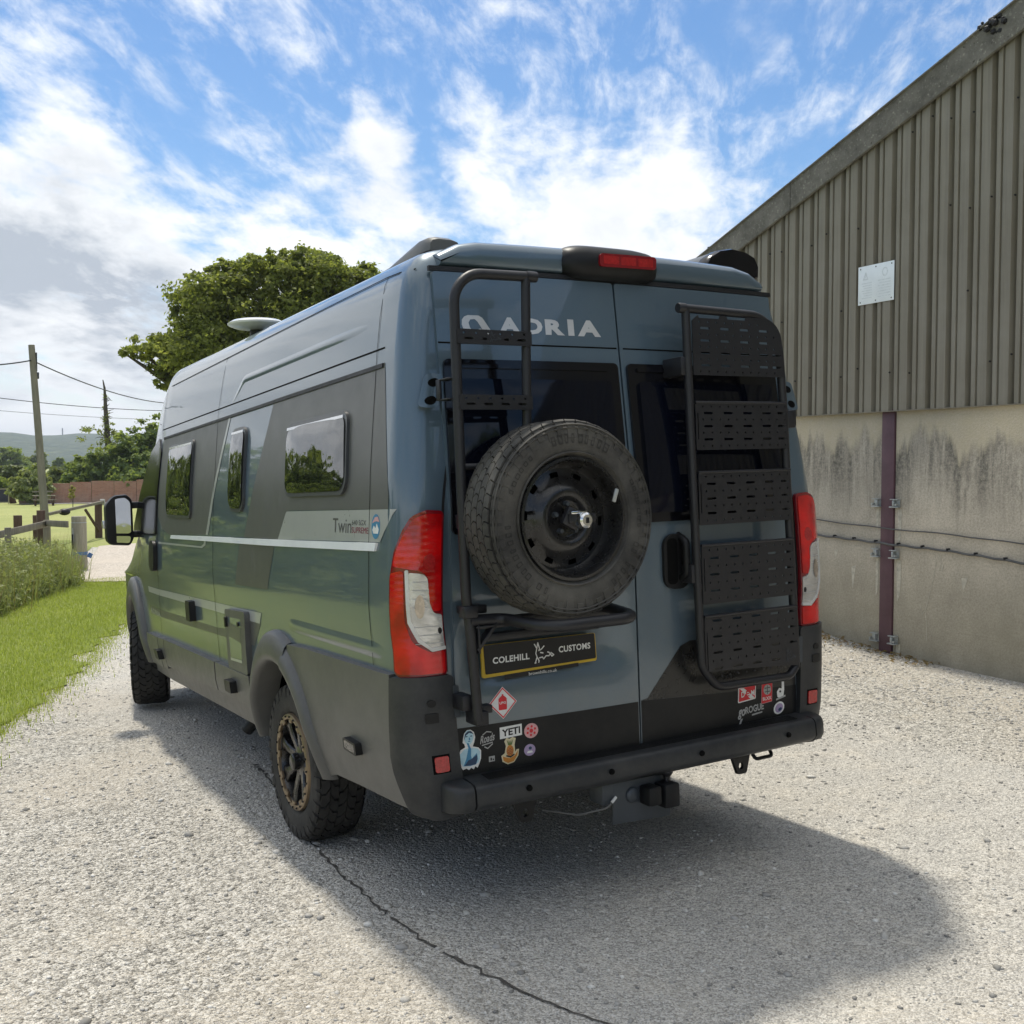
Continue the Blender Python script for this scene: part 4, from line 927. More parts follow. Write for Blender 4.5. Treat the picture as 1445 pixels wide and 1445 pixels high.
# ---- wheels
def tyrebm(Ro, Rr, wd):
    h = wd / 2
    return [(Rr, -h * .80), (Rr + .012, -h * .93), (Rr + .03, -h * .97), (Rr + (Ro - Rr) * .45, -h), (Rr + (Ro - Rr) * .70, -h * .985), (Ro - .030, -h * .93), (Ro - .016, -h * .86), (Ro - .010, -h * .70), (Ro - .008, 0), (Ro - .010, h * .70), (Ro - .016, h * .86), (Ro - .030, h * .93), (Rr + (Ro - Rr) * .6, h), (Rr + .02, h * .95), (Rr, h * .8)]
def treadbm(Ro, wd, n, rows, depth=.010, skew=.5, gap=.18, shoulder=True):
    bm = bmesh.new(); h = wd / 2
    cells = len(rows)
    for ri, (a, b) in enumerate(rows):
        for k in range(n):
            t0 = 2 * PI * (k + .5 * (ri % 2)) / n; dt = 2 * PI / n * (1 - gap)
            sk = skew * dt * (1 if ri % 2 else -1)
            m_ = (a + b) / 2; q = []
            for (xx, tt) in ((a, 0), (m_, .22), (b, 0), (b, 1), (m_, 1.22 - .0), (a, 1)):
                ang = t0 + tt * dt + sk * (xx - m_) / (b - a)
                q.append((xx * h, ang))
            def rad(xx): return Ro - .030 * max(0, (abs(xx) / h - .70) / .30) ** 2
            top = [bm.verts.new((xx, rad(xx) * math.cos(t), rad(xx) * math.sin(t))) for xx, t in q]
            bot = [bm.verts.new((xx, (rad(xx) - depth) * math.cos(t), (rad(xx) - depth) * math.sin(t))) for xx, t in q]
            bm.faces.new(top)
            for i in range(6): bm.faces.new((top[i], top[(i + 1) % 6], bot[(i + 1) % 6], bot[i]))
    if shoulder:
        for sgn in (-1, 1):
            for k in range(n):
                t0 = 2 * PI * (k + (.25 if sgn > 0 else 0)) / n; dt = 2 * PI / n * (.74 if k % 2 else .60)
                ln = .040 if k % 2 else .026
                pr = [(h * .93, Ro - .012), (h * 1.005, Ro - .026), (h * 1.012, Ro - .026 - ln)]
                v = [[bm.verts.new((sgn * x, r_ * math.cos(t0 + e * dt), r_ * math.sin(t0 + e * dt))) for e in (0, 1)] for x, r_ in pr]
                w = [[bm.verts.new((sgn * (x - .012), (r_ - .010) * math.cos(t0 + e * dt), (r_ - .010) * math.sin(t0 + e * dt))) for e in (0, 1)] for x, r_ in pr]
                for i in range(2):
                    bm.faces.new((v[i][0], v[i + 1][0], v[i + 1][1], v[i][1]))
                    for e in (0, 1): bm.faces.new((v[i][e], v[i + 1][e], w[i + 1][e], w[i][e]))
                bm.faces.new((v[2][0], v[2][1], w[2][1], w[2][0]))
    return bm
ROWS = [(-.86, -.55), (-.52, -.19), (-.16, .16), (.19, .52), (.55, .86)]
def make_wheel(loc, rz, lab):
    w = empty('wheel', loc); w.parent = van; w.rotation_euler = (0, 0, rz); w['label'] = lab
    lathe('tyre', tyrebm(.365, .226, .232), 'tyre_rubber', w, 72)
    tr = frombm('tread', treadbm(.368, .232, 34, ROWS, .012), 'tyre_rubber', w, sharp=25); tr['kind'] = 'stuff'
    bm = bmesh.new(); lathebm(bm, [(.226, -.094), (.218, -.108), (.205, -.110), (.197, -.098), (.196, -.05), (.190, .02), (.215, .08), (.226, .092)], 60); frombm('rim', bm, 'rim_black', w)
    lathe('bead_ring', [(.199, -.104), (.200, -.116), (.213, -.119), (.223, -.114), (.227, -.102)], 'bronze', w, 64)
    for k in range(12):
        t = 2 * PI * k / 12; m4 = Matrix.Rotation(t, 3, 'X'); bm = bmesh.new()
        bbox(bm, m4 @ Vector((-.110, .193, 0)), (.016, .020, .034), m4, .004); frombm('ring_lug', bm, 'bronze', w)
    bm = bmesh.new()
    for k in range(24):
        t = 2 * PI * k / 24
        r_ = bmesh.ops.create_cone(bm, cap_ends=True, segments=6, radius1=.0052, radius2=.0045, depth=.006)
        bmesh.ops.transform(bm, matrix=Matrix.Translation((-.121, .212 * math.cos(t), .212 * math.sin(t))) @ Matrix.Rotation(-PI / 2, 4, 'Y'), verts=r_['verts'])
    b_ = frombm('ring_bolts', bm, 'black_plastic', w); b_['kind'] = 'stuff'
    for k in range(8):
        bm = bmesh.new(); t = 2 * PI * k / 8 + .26
        prs = [(.050, .024, -.078), (.10, .020, -.086), (.15, .022, -.094), (.180, .034, -.098), (.197, .046, -.098)]
        vs = []
        for r_, hw, xx in prs:
            vs.append([bm.verts.new(Matrix.Rotation(t, 3, 'X') @ Vector(p)) for p in ((xx + .035, r_, -hw), (xx + .006, r_, -hw), (xx, r_, -hw * .72), (xx, r_, hw * .72), (xx + .006, r_, hw), (xx + .035, r_, hw))])
        for a, b in zip(vs, vs[1:]):
            for i in range(5): bm.faces.new((a[i], a[i + 1], b[i + 1], b[i]))
        frombm('spoke', bm, 'rim_black', w)
    lathe('hub', [(.0, -.118), (.030, -.118), (.038, -.112), (.040, -.085), (.066, -.080), (.070, -.05), (.070, .0)], 'rim_black', w, 24)
    lathe('brake_disc', [(.0, -.02), (.165, -.02), (.165, .0), (.0, .0)], 'steel_grey', w, 40)
    return w
w1 = make_wheel((-.885, 1.385, .366), 0, 'rear wheel nearest the camera with a bronze ring')
w2 = copy_tree(w1, van); w2.location = (-.875, 5.16, .392); w2.rotation_euler = (0, 0, -14 * D2); w2.scale = (1.12, 1, 1); w2['label'] = 'front near-side wheel, steered slightly'
w3 = copy_tree(w1, van); w3.location = (.885, 1.385, .366); w3.rotation_euler = (0, 0, PI); w3['label'] = 'rear wheel on the far side'
w4 = copy_tree(w1, van); w4.location = (.885, 5.16, .392); w4.rotation_euler = (0, 0, PI - 14 * D2); w4['label'] = 'front wheel on the far side'

# ---- spare wheel on the left door
sp = empty('spare_wheel', (-.503, -.225, 1.497)); sp.parent = van; sp.rotation_euler = (0, 0, PI / 2)
lathe('tyre', tyrebm(.348, .218, .205), 'spare_rubber', sp, 80)
tr = frombm('tread', treadbm(.350, .205, 46, [(-.84, -.60), (-.56, -.22), (-.17, .17), (.22, .56), (.60, .84)], .007, .15, .10), 'spare_rubber', sp, sharp=25); tr['kind'] = 'stuff'
for rr, hh in ((.330, .0012), (.318, .0012), (.232, .003)): lathe('sidewall_bead', [(rr - .004, -.1015), (rr, -.1050 - hh), (rr + .004, -.1010)], 'spare_rubber', sp, 80)
# worn raised marks round the sidewall (not legible in the photograph, so plain blocks)
vs, fs = [], []
for t0, n_, r0, r1 in ((1.25, 9, .264, .298), (3.5, 7, .266, .290), (5.2, 11, .264, .288), (.35, 6, .268, .284), (2.55, 8, .268, .282)):
    for k in range(n_):
        w_ = rng.uniform(.035, .075); t = t0 + k * .10
        if rng.random() < .12: continue
        b = len(vs)
        for (tt, r_) in ((t, r0), (t + w_, r0), (t + w_, r1), (t, r1)): vs.append((-.1046 + .010 * max(0, (r_ - .285) / .05) ** 2, r_ * math.cos(tt), r_ * math.sin(tt)))
        c_ = .35; m_ = [tuple(Vector(vs[b + q]) * (1 - c_) + c_ * (Vector(vs[b]) + Vector(vs[b + 1]) + Vector(vs[b + 2]) + Vector(vs[b + 3])) / 4) for q in range(4)]
        vs += m_; fs += [(b + q, b + (q + 1) % 4, b + 4 + (q + 1) % 4, b + 4 + q) for q in range(4)]
o = frompy('sidewall_marks', vs, fs, 'tyre_rubber', sp, smooth=False); o['kind'] = 'stuff'
lathe('rim', [(.220, -.088), (.217, -.098), (.207, -.099), (.200, -.086), (.197, -.055), (.192, -.03), (.180, -.018), (.168, -.020), (.150, -.024), (.132, -.036), (.112, -.052), (.095, -.058), (.078, -.052), (.068, -.042), (.060, -.040), (.0, -.040)], 'rim_black', sp, 60, skip=lambda i, k: i == 7 and k % 6 in (0, 1))
lathe('rim_back', [(.0, .012), (.185, .012), (.19, .05)], 'dark_void', sp, 40)
for k in range(5):
    t = 2 * PI * k / 5 + .3; o = lathe('wheel_stud', [(.0, -.060), (.008, -.060), (.010, -.052), (.011, -.038)], 'steel_grey', sp, 10); o.location = (0, .052 * math.cos(t), .052 * math.sin(t))
bm = bmesh.new(); bbox(bm, (-.088, -.035, 0), (.018, .115, .034), None, .004); bbox(bm, (-.075, 0, 0), (.030, .07, .07), Matrix.Rotation(.5, 3, 'X'), .010)
frombm('lock_arm', bm, 'powder_black', sp)
bm = bmesh.new(); lathebm(bm, [(.0, -.150), (.020, -.150), (.027, -.144), (.030, -.120), (.026, -.092)], 24); bmesh.ops.translate(bm, vec=(0, -.018, -.006), verts=bm.verts)
lk = frombm('padlock', bm, 'chrome', sp)
bm = bmesh.new(); bbox(bm, (-.118, .000, .022), (.022, .066, .010), None, .002); frombm('shackle', bm, 'chrome', sp)
bm = bmesh.new(); bbox(bm, (-.1512, -.018, -.006), (.002, .012, .020), None, .0005); frombm('keyhole', bm, 'ink_black', sp)
bm = bmesh.new(); bbox(bm, (-.096, -.178, .075), (.008, .016, .050), Matrix.Rotation(.35, 3, 'X'), .003); frombm('balance_weight', bm, 'galvanised', sp)
tube('valve', [(-.055, .165, .028), (-.085, .158, .03)], .005, 'rubber_seal', sp, seg=8)

# ---- ladder (left door), wheel carrier and perforated rack (right door)
LY = -.13
lad = empty('rear_ladder'); lad.parent = van; lad['label'] = 'black tube ladder up the left door'
tube('rail', fillet([(-.520, LY, 2.372), (-.846, LY, 2.366), (-.846, LY, 1.85), (-.842, LY, 1.24), (-.828, LY, 1.09), (-.812, LY, .80)], [0, .11, .3, .3, .3, 0], 8), .0185, 'powder_black', lad, label='long left-hand rail with a bent top')
tube('rail', [(-.552, LY, 2.372), (-.575, LY, 1.62)], .0175, 'powder_black', lad, label='short inner rail')
lathe('rail_end', [(.0, .012), (.0195, .012), (.0205, -.004), (.0205, -.030)], 'powder_black', lad, 16).location = (-.520, LY, 2.372)
def step(z0, hh, x0, x1, mark, sl=-.004):
    holes = [ellipse(x0 + (x1 - x0) * (k + .55) / 6.2, z0 + hh * .76, .0045, .0045, 8) for k in range(6)]
    for k in range(4):
        if True:
            cx = x0 + (x1 - x0) * (.15 + .235 * k); hw = .017 if not (mark and k in (1, 2)) else .010
            cx += (0 if not mark else (-.008 if k == 1 else .010 if k == 2 else 0))
            holes.append(rpoly([(cx - hw, z0 + hh * .30), (cx + hw, z0 + hh * .30), (cx + hw, z0 + hh * .46), (cx - hw, z0 + hh * .46)], .0028, 3))
    s_ = plate('step', [rpoly([(x0, z0), (x1, z0), (x1, z0 + hh), (x0, z0 + hh)], .004, 3)] + holes, .004, lambda a, b, c: (a, LY - .020 - c + .0, b), 'powder_black', lad)
    bm = bmesh.new(); bbox(bm, ((x0 + x1) / 2, LY + .002, z0 + hh - .002), (x1 - x0, .044, .004), None, .001); bbox(bm, ((x0 + x1) / 2, LY + .022, z0 + hh / 2), (x1 - x0, .004, hh * .5), None, .001)
    frombm('step_tread', bm, 'powder_black', lad)
    if mark: strokes('step_mark', hare((x0 + x1) / 2 - .022, z0 + .010, .045, .036), lambda x, z, off: (x, LY - .0225 - off, z), .0025, .0005, 'steel_grey', lad)
step(2.118, .052, -.850, -.548, True); step(1.890, .052, -.850, -.553, False)
tube('rung', [(-.842, LY, 1.692), (-.58, LY, 1.692)], .012, 'powder_black', lad)
for z in (2.0, 1.93): box('ladder_bracket', (-.862, LY + .045, z), (.040, .075, .006), 'powder_black', lad, bev=.002)
box('ladder_bracket', (-.880, LY + .075, 1.965), (.010, .03, .075), 'powder_black', lad, bev=.002)
box('ladder_foot', (-.800, LY + .03, .805), (.05, .09, .05), 'powder_black', lad, bev=.006); box('ladder_foot', (-.770, LY + .05, .825), (.07, .04, .03), 'powder_black', lad, bev=.004)
box('ladder_bracket', (-.840, LY + .06, .86), (.045, .09, .055), 'powder_black', lad, bev=.006)
bm = bmesh.new(); bbox(bm, (-.835, LY, 1.185), (.055, .055, .045), None, .008); bbox(bm, (-.79, LY + .06, 1.185), (.09, .07, .03), None, .005); frombm('carrier_clamp', bm, 'powder_black', lad)
car = empty('wheel_carrier'); car.parent = van; car['label'] = 'black tube cradle under the spare wheel'
tube('cradle_bar', fillet([(-.835, LY, 1.152), (-.70, LY, 1.148), (-.655, -.375, 1.136), (-.285, -.375, 1.136), (-.235, LY + .05, 1.15)], [0, .05, .09, .09, 0], 8), .0215, 'powder_black', car)
bm = bmesh.new(); bbox(bm, (-.52, LY + .02, 1.135), (.58, .05, .035), None, .004); frombm('cross_bar', bm, 'powder_black', car)
bm = bmesh.new(); bbox(bm, (-.768, LY, 1.095), (.012, .04, .13), Matrix.Rotation(.72, 3, 'Y'), .002); bbox(bm, (-.805, LY, 1.085), (.008, .04, .10), None, .002); bbox(bm, (-.76, LY, 1.128), (.11, .04, .008), None, .002); frombm('gusset', bm, 'powder_black', car)
bm = bmesh.new(); bbox(bm, (-.50, -.06, 1.50), (.20, .09, .10), None, .008); bbox(bm, (-.70, -.085, 1.50), (.28, .04, .05), None, .004); frombm('wheel_mount', bm, 'powder_black', car)
box('light_bar', (-.49, -.055, 1.075), (.50, .04, .03), 'powder_black', car, bev=.006)
# rack
RY = -.115
rk = empty('cargo_rack'); rk.parent = van; rk['label'] = 'black perforated rack ladder on the right door'
def ry_(z): return RY + .030 * (z - 1.5) * 0
tube('rack_rail', fillet([(.168, RY, 2.300), (.690, RY, 2.289), (.712, RY, 1.9), (.742, RY, .80)], [0, .17, .3, 0], 10), .0175, 'powder_black', rk, label='bent top and right-hand rail')
tube('rack_rail', fillet([(.197, RY, 2.30), (.206, RY, 1.6), (.222, RY, .86), (.300, RY, .772), (.70, RY, .768), (.742, RY, .81)], [0, .3, .09, .09, .05, 0], 8), .0175, 'powder_black', rk, label='left-hand and bottom rail')
lathe('rail_end', [(.0, -.014), (.018, -.014), (.0205, -.006), (.0205, .02)], 'powder_black', rk, 16).location = (.172, RY, 2.300)
def rackplate(z0, z1, x0, x1, nslot, outline, rowz, mark=False, clip=None):
    holes = []
    for zi, z in enumerate(rowz):
        if zi % 2:
            for k in range(5):
                cx = x0 + .065 + .105 * k
                if cx + .022 > x1 - .006: cx = x1 - .030
                holes.append(rpoly([(cx - .024, z - .0046), (cx + .024, z - .0046), (cx + .024, z + .0046), (cx - .024, z + .0046)], .0042, 2))
        else:
            for k in range(11):
                cx = x0 + .038 + .0445 * k
                if cx < x1 - .012: holes.append(ellipse(cx, z, .0040, .0046, 6))
    if clip: holes = [h for h in holes if all(clip(*p) for p in h)]
    holes.append(rpoly([(x0 + .008, z0 + (z1 - z0) * .22), (x0 + .013, z0 + (z1 - z0) * .22), (x0 + .013, z0 + (z1 - z0) * .78), (x0 + .008, z0 + (z1 - z0) * .78)], .001, 1)) if clip is None or mark else None
    pl = plate('rack_panel', [outline] + holes, .004, lambda a, b, c: (a, RY - .016 - c, b), 'powder_black', rk)
    if not (z1 > 2.2):
        bm = bmesh.new(); bbox(bm, ((x0 + x1) / 2, RY - .003, z1 - .001), (x1 - x0, .032, .005), None, .0015); tubebm(bm, [(x0, RY - .017, z1), (x1, RY - .017, z1)], .006, 8); frombm('panel_lip', bm, 'powder_black', rk)
    return pl
def rows_(z0, z1, n): return [z0 + (z1 - z0) * (k + .6) / (n + .2) for k in range(n)]
x0, x1 = .205, .700
rackplate(2.034, 2.262, .213, .694, 5, rpoly([(.214, 2.034), (.706, 2.034), (.690, 2.276), (.50, 2.276), (.495, 2.262), (.40, 2.262), (.395, 2.274), (.36, 2.274), (.355, 2.262), (.25, 2.262), (.245, 2.274), (.214, 2.25)], [.004, .004, .15] + [.004] * 9, 6), rows_(2.034, 2.262, 9), clip=lambda x, z: x < .690 and z < 2.262 and (x < .55 or z < 2.13 or (x - .55) ** 2 + (z - 2.13) ** 2 < .0165))
def simple(z0, z1, xl, xr, n): return rackplate(z0, z1, xl, xr, n, rpoly([(xl, z0), (xr, z0), (xr, z1), (xl, z1)], .004, 2), rows_(z0, z1, n))
simple(1.735, 1.925, .218, .714, 7); simple(1.434, 1.645, .222, .722, 7); simple(1.115, 1.352, .226, .730, 7)
rackplate(.775, 1.066, .230, .738, 7, rpoly([(.300, .772), (.705, .768), (.740, .800), (.738, 1.066), (.230, 1.066), (.230, .86)], [.07, .02, .03, .004, .004, .06], 5), rows_(.80, 1.066, 8), True, clip=lambda x, z: (x - .24) + (z - .78) > .075 and not (x > .64 and z < .90))
strokes('panel_mark', hare(.668, .835, .055, .055), lambda x, z, off: (x, RY - .019 - off, z), .003, .0005, 'steel_grey', rk)
for (x, z) in ((.185, 2.07), (.755, 1.86), (.205, 1.24)):
    bm = bmesh.new(); bbox(bm, (x, RY + .055, z), (.045, .12, .075), None, .006); frombm('rack_mount', bm, 'powder_black', rk)
box('rack_mount', (.80, RY + .07, 1.87), (.09, .025, .07), 'powder_black', rk, bev=.004)

# ---- mirror, roof rail, awning, dish
mr_ = empty('door_mirror'); mr_.parent = van; mr_['label'] = 'black two-piece mirror on the cab door'
MX, MY, MZ = -1.135, 4.76, 1.462
def mloop(s, y, n=28): return [(MX + s * p[0], y, MZ + s * p[1]) for p in rpoly([(-.088, -.165), (.075, -.178), (.098, -.13), (.098, .155), (.06, .192), (-.03, .186), (-.088, .12)], [.05, .03, .02, .05, .03, .06, .06], 3)]
bm = bmesh.new(); rings = [[bm.verts.new(p) for p in mloop(s, y)] for s, y in ((.94, MY - .012), (1.0, MY - .010), (1.03, MY + .02), (1.0, MY + .08), (.82, MY + .13), (.45, MY + .155))]
for a, b in zip(rings, rings[1:]):
    for k in range(len(a)): bm.faces.new((a[k], a[(k + 1) % len(a)], b[(k + 1) % len(a)], b[k]))
bm.faces.new(rings[0]); bm.faces.new(rings[-1])
frombm('mirror_housing', bm, 'black_plastic', mr_, sharp=60)
def mg(a, b, c): return (MX + a, MY - .016 - c - .19 * (a - .01), MZ + b)
plate('mirror_glass', [rpoly([(-.066, -.085), (.078, -.092), (.080, .14), (.045, .172), (-.025, .165), (-.064, .10)], [.03, .02, .05, .03, .05, .05])], .004, mg, 'mirror_glass', mr_, label='large upper mirror glass')
plate('mirror_glass', [rpoly([(-.066, -.150), (.066, -.162), (.078, -.112), (-.068, -.104)], .015)], .004, mg, 'mirror_glass', mr_, label='small lower wide-angle mirror glass')
for z in (.115, -.10): box('mirror_arm', (-.985, MY + .04, MZ + z), (.14, .05, .05), 'black_plastic', mr_, bev=.012)
box('indicator', (MX - .098, MY + .05, MZ - .02), (.02, .05, .06), 'lens_clear', mr_, bev=.006)
def raill(sx, name, lab):
    bm = bmesh.new(); rows = []
    for (y, hh, wd) in ((.25, .02, .055), (.252, .045, .066), (.28, .058, .072), (.36, .060, .073), (.50, .046, .062), (.70, .024, .045), (1.0, .014, .034), (3.4, .014, .034), (3.6, .006, .03)):
        rows.append([bm.verts.new((sx + p[0] * wd, y, 2.532 + p[1] * hh)) for p in ((-1, 0), (-.98, .55), (-.80, .92), (-.4, 1.02), (.4, 1.0), (.8, .86), (1, .45), (1, 0))])
    for a, b in zip(rows, rows[1:]):
        for k in range(7): bm.faces.new((a[k], a[k + 1], b[k + 1], b[k]))
    bm.faces.new(rows[0]); bm.faces.new(rows[-1])
    return frombm('roof_rail', bm, 'grey_cladding', van, sharp=45, label=lab)
raill(-.675, 'r', 'roof rail end on the left')
aw = None
apf = [(.80, 2.585), (.775, 2.62), (.80, 2.655), (.86, 2.690), (.94, 2.705), (1.03, 2.695), (1.085, 2.672), (1.108, 2.63), (1.105, 2.58), (1.06, 2.565), (.90, 2.562)]
bm = bmesh.new(); ra = [[bm.verts.new((x - .01, y, z)) for x, z in apf] for y in (.46, 4.3)]
for k in range(len(apf)): bm.faces.new((ra[0][k], ra[0][(k + 1) % len(apf)], ra[1][(k + 1) % len(apf)], ra[1][k]))
bm.faces.new(ra[0]); bm.faces.new(ra[1])
aw = frombm('roof_awning', bm, 'steel_grey', van, sharp=30, label='rolled awning case along the far roof edge')
bm = bmesh.new(); ra = [[bm.verts.new((.945 + (x - .01 - .945) * s, y, 2.635 + (z - 2.635) * s)) for x, z in apf] for y, s in ((.470, 1.03), (.42, 1.03), (.405, .95))]
for a, b in zip(ra, ra[1:]):
    for k in range(len(apf)): bm.faces.new((a[k], a[(k + 1) % len(apf)], b[(k + 1) % len(apf)], b[k]))
bm.faces.new(ra[-1])
frombm('awning_end_cap', bm, 'gloss_black', aw, sharp=40)
bm = bmesh.new(); bbox(bm, (.80, .50, 2.585), (.13, .06, .035), None, .008); bbox(bm, (.79, .47, 2.60), (.05, .04, .05), None, .01); frombm('awning_bracket', bm, 'black_plastic', aw)
tube('awning_strap', fillet([(.62, .50, 2.545), (.72, .50, 2.60), (.80, .50, 2.57)], .05), .012, 'body_paint', aw)
dsh = lathe('satellite_dish', [(.0, .045), (.08, .043), (.14, .034), (.168, .018), (.165, .008), (.13, -.006), (.06, -.018), (.0, -.02)], 'white_gloss', van, 40, axis='z')
dsh.location = (-.66, 2.75, 2.610)
lathe('dish_mast', [(.0, -.02), (.04, -.02), (.045, -.09), (.0, -.09)], 'black_plastic', dsh, 20, axis='z')

# ================================================================== THE BARN
TX, TY = .0400, .9992
barn = empty('farm_building', (5.126, 3.076, 0), 'farm shed with brown ribbed cladding above a stained concrete wall', 'farm building')
barn.rotation_euler = (0, 0, math.atan2(TY, TX))
def ztop(s): return 5.19 - .332 * (s + 1.27) if s > -7 else 5.19 - .332 * (-7 + 1.27) - .332 * (-7 - s)
def bpoly(name, c, s, mat, **kw): return box(name, c, s, mat, barn, **kw)
SB = [(.075, 5.9), (-4.55, -.075), (-9.2, -4.62), (-13.8, -9.27)]
for (a, b) in SB: bpoly('concrete_panel', ((a + b) / 2, -.075, .80), (b - a - .004, .15, 2.62), 'concrete', bev=.006)
for s in (0, -4.585, -9.235): bpoly('steel_post', (s, -.045, .80), (.142, .12, 2.62), 'maroon_steel', bev=.004)
for z in (1.272, .818, .052):
    for sg in (1, -1):
        bm = bmesh.new(); cx = sg * .105 + .005
        bbox(bm, (cx, .008, z), (.085, .010, .075), None, .002); bbox(bm, (cx, .028, z + .034), (.085, .035, .008), None, .002); bbox(bm, (cx, .030, z - .034), (.095, .040, .010), None, .002); bbox(bm, (cx - sg * .01, .026, z), (.022, .030, .050), None, .003)
        r_ = bmesh.ops.create_cone(bm, cap_ends=True, segments=6, radius1=.011, radius2=.011, depth=.03); bmesh.ops.rotate(bm, matrix=Matrix.Rotation(PI / 2, 3, 'X'), verts=r_['verts']); bmesh.ops.translate(bm, vec=(cx + sg * .03, .04, z - .012), verts=r_['verts'])
        frombm('post_bracket', bm, 'galvanised', barn)
for k, (s, z0, z1, w) in enumerate(((-.135, .40, .77, .05), (.115, .42, .77, .035), (-.135, .90, 1.22, .045), (.118, .98, 1.22, .03), (-.14, -.12, .02, .05))):
    pts = [(s - w / 2, z1), (s + w / 2, z1), (s + w * .42, (z0 + z1) / 2), (s + w * .30, z0), (s - w * .25, z0 + .05), (s - w * .45, (z0 + z1) / 2)]
    frompy('lime_run', [(p[0], .0025, p[1]) for p in pts], [tuple(range(6))], 'lime_run', barn, smooth=False)
for (s, z, w, h_) in ((.40, .52, .03, .16), (.62, .76, .03, .05), (-.82, .60, .035, .08), (-.60, .72, .012, .05)):
    frompy('paint_scuff', [(s - w, .0025, z + h_), (s + w * .8, .0025, z + h_ * .9), (s + w * .5, .0025, z), (s + w * .1, .0025, z - h_ * .4), (s - w * .3, .0025, z)], [(0, 1, 2, 3, 4)], 'lime_run', barn, smooth=False)
strokes('wall_scratch', [[(-.49, 1.0), (-.50, .90), (-.535, .78), (-.50, .60), (-.43, .36), (-.40, .32), (-.37, .40)], [(-.535, .78), (-.56, .83), (-.585, .82), (-.58, .74), (-.55, .71)], [(-.43, .36), (-.445, .25), (-.45, .1)]], lambda x, z, off: (x, .0025, z), .006, 0, 'lime_run', barn)
# ribbed sheets: 1 m cover each, trapezoid ribs
def sheet(s0, n):
    prof = [(0, .012), (.082, .012), (.090, -.006), (.100, -.006), (.104, .012), (.142, .012), (.150, -.038), (.184, -.038)]
    vs, fs = [], []; pts = []
    for k in range(n):
        for a, dd in prof: pts.append((s0 + .2 * k + a, dd + .040))
    pts.append((s0 + .2 * n, .052))
    for s, dd in pts: vs += [(s, dd, 2.092), (s, dd, ztop(s) - .05)]
    for k in range(len(pts) - 1): fs.append((2 * k, 2 * k + 2, 2 * k + 3, 2 * k + 1))
    frompy('cladding_sheet', vs, fs, 'cladding_sheet', barn, sharp=15)
for k in range(20): sheet(-14.03 + 1.0 * k, 5)
bm = bmesh.new()
for zz in (2.45, 3.05, 3.75, 4.5, 5.3):
    for k in range(62):
        s = -6.3 + .2 * k + .042
        if zz < ztop(s) - .3 and rng.random() < .62:
            r_ = bmesh.ops.create_cone(bm, cap_ends=True, segments=6, radius1=.0085, radius2=.006, depth=.012); bmesh.ops.rotate(bm, matrix=Matrix.Rotation(-PI / 2, 3, 'X'), verts=r_['verts']); bmesh.ops.translate(bm, vec=(s + .01 * rng.normal(), .056, zz + .03 * rng.normal()), verts=r_['verts'])
fx = frombm('cladding_fixings', bm, 'rubber_seal', barn); fx['kind'] = 'stuff'
bpoly('drip_sill', (-4.0, .012, 2.088), (19.8, .09, .006), 'cladding_sheet', bev=0)
# fibre-cement verge along the roof slope, laid in lengths
def verge(s0, s1):
    vs = []
    for s in (s0, s1):
        zt = ztop(s)
        for dd, z in ((-.02, zt), (.115, zt), (.115, zt - .012), (.095, zt - .014), (.095, zt - .262), (.075, zt - .268), (-.02, zt - .05)): vs.append((s, dd, z))
    n = 7; fs = [tuple(range(n))[::-1], tuple(range(n, 2 * n))] + [(k, (k + 1) % n, n + (k + 1) % n, n + k) for k in range(n)]
    frompy('verge_board', vs, fs, 'fibre_cement', barn, sharp=25)
for a, b in ((6.05, 3.63), (3.62, 1.205), (1.195, -2.0), (-2.01, -4.5), (-4.51, -6.99), (-7.01, -10.5), (-10.51, -14.1)): verge(b, a)
bm = bmesh.new()
for k in range(46):
    s = rng.uniform(-2.3, 3.4); r_ = bmesh.ops.create_icosphere(bm, subdivisions=1, radius=rng.uniform(.006, .016)); bmesh.ops.scale(bm, vec=(1.5, 1, .6), verts=r_['verts']); bmesh.ops.translate(bm, vec=(s, rng.uniform(.0, .11), ztop(s) + .003), verts=r_['verts'])
for (s, n) in ((-1.06, 26), (-1.02, 8)):
    for k in range(n):
        r_ = bmesh.ops.create_icosphere(bm, subdivisions=1, radius=rng.uniform(.012, .032)); bmesh.ops.translate(bm, vec=(s + .06 * rng.normal(), rng.uniform(.06, .115), ztop(s) - abs(.05 * rng.normal())), verts=r_['verts'])
ms_ = frombm('moss', bm, 'rubber_seal', barn); ms_['kind'] = 'stuff'
vs = [(6.0, -.02, ztop(6.0) - .01), (-7, -.02, ztop(-7) - .01), (-14, -.02, ztop(-14) - .01), (6.0, -14, ztop(6.0) - .01), (-7, -14, ztop(-7) - .01), (-14, -14, ztop(-14) - .01)]
frompy('roof', vs, [(0, 1, 4, 3), (1, 2, 5, 4)], 'fibre_cement', barn, smooth=False)
frompy('end_wall', [(5.92, -.02, -.5), (5.92, -14, -.5), (5.92, -14, ztop(5.92) - .02), (5.92, -.02, ztop(5.92) - .02)], [(0, 1, 2, 3)], 'concrete', barn, smooth=False)
def bw(s, dd, z): return barn_m @ Vector((s, dd, z))
barn_m = Matrix.Translation((5.126, 3.076, 0)) @ Matrix.Rotation(math.atan2(TY, TX), 4, 'Z')
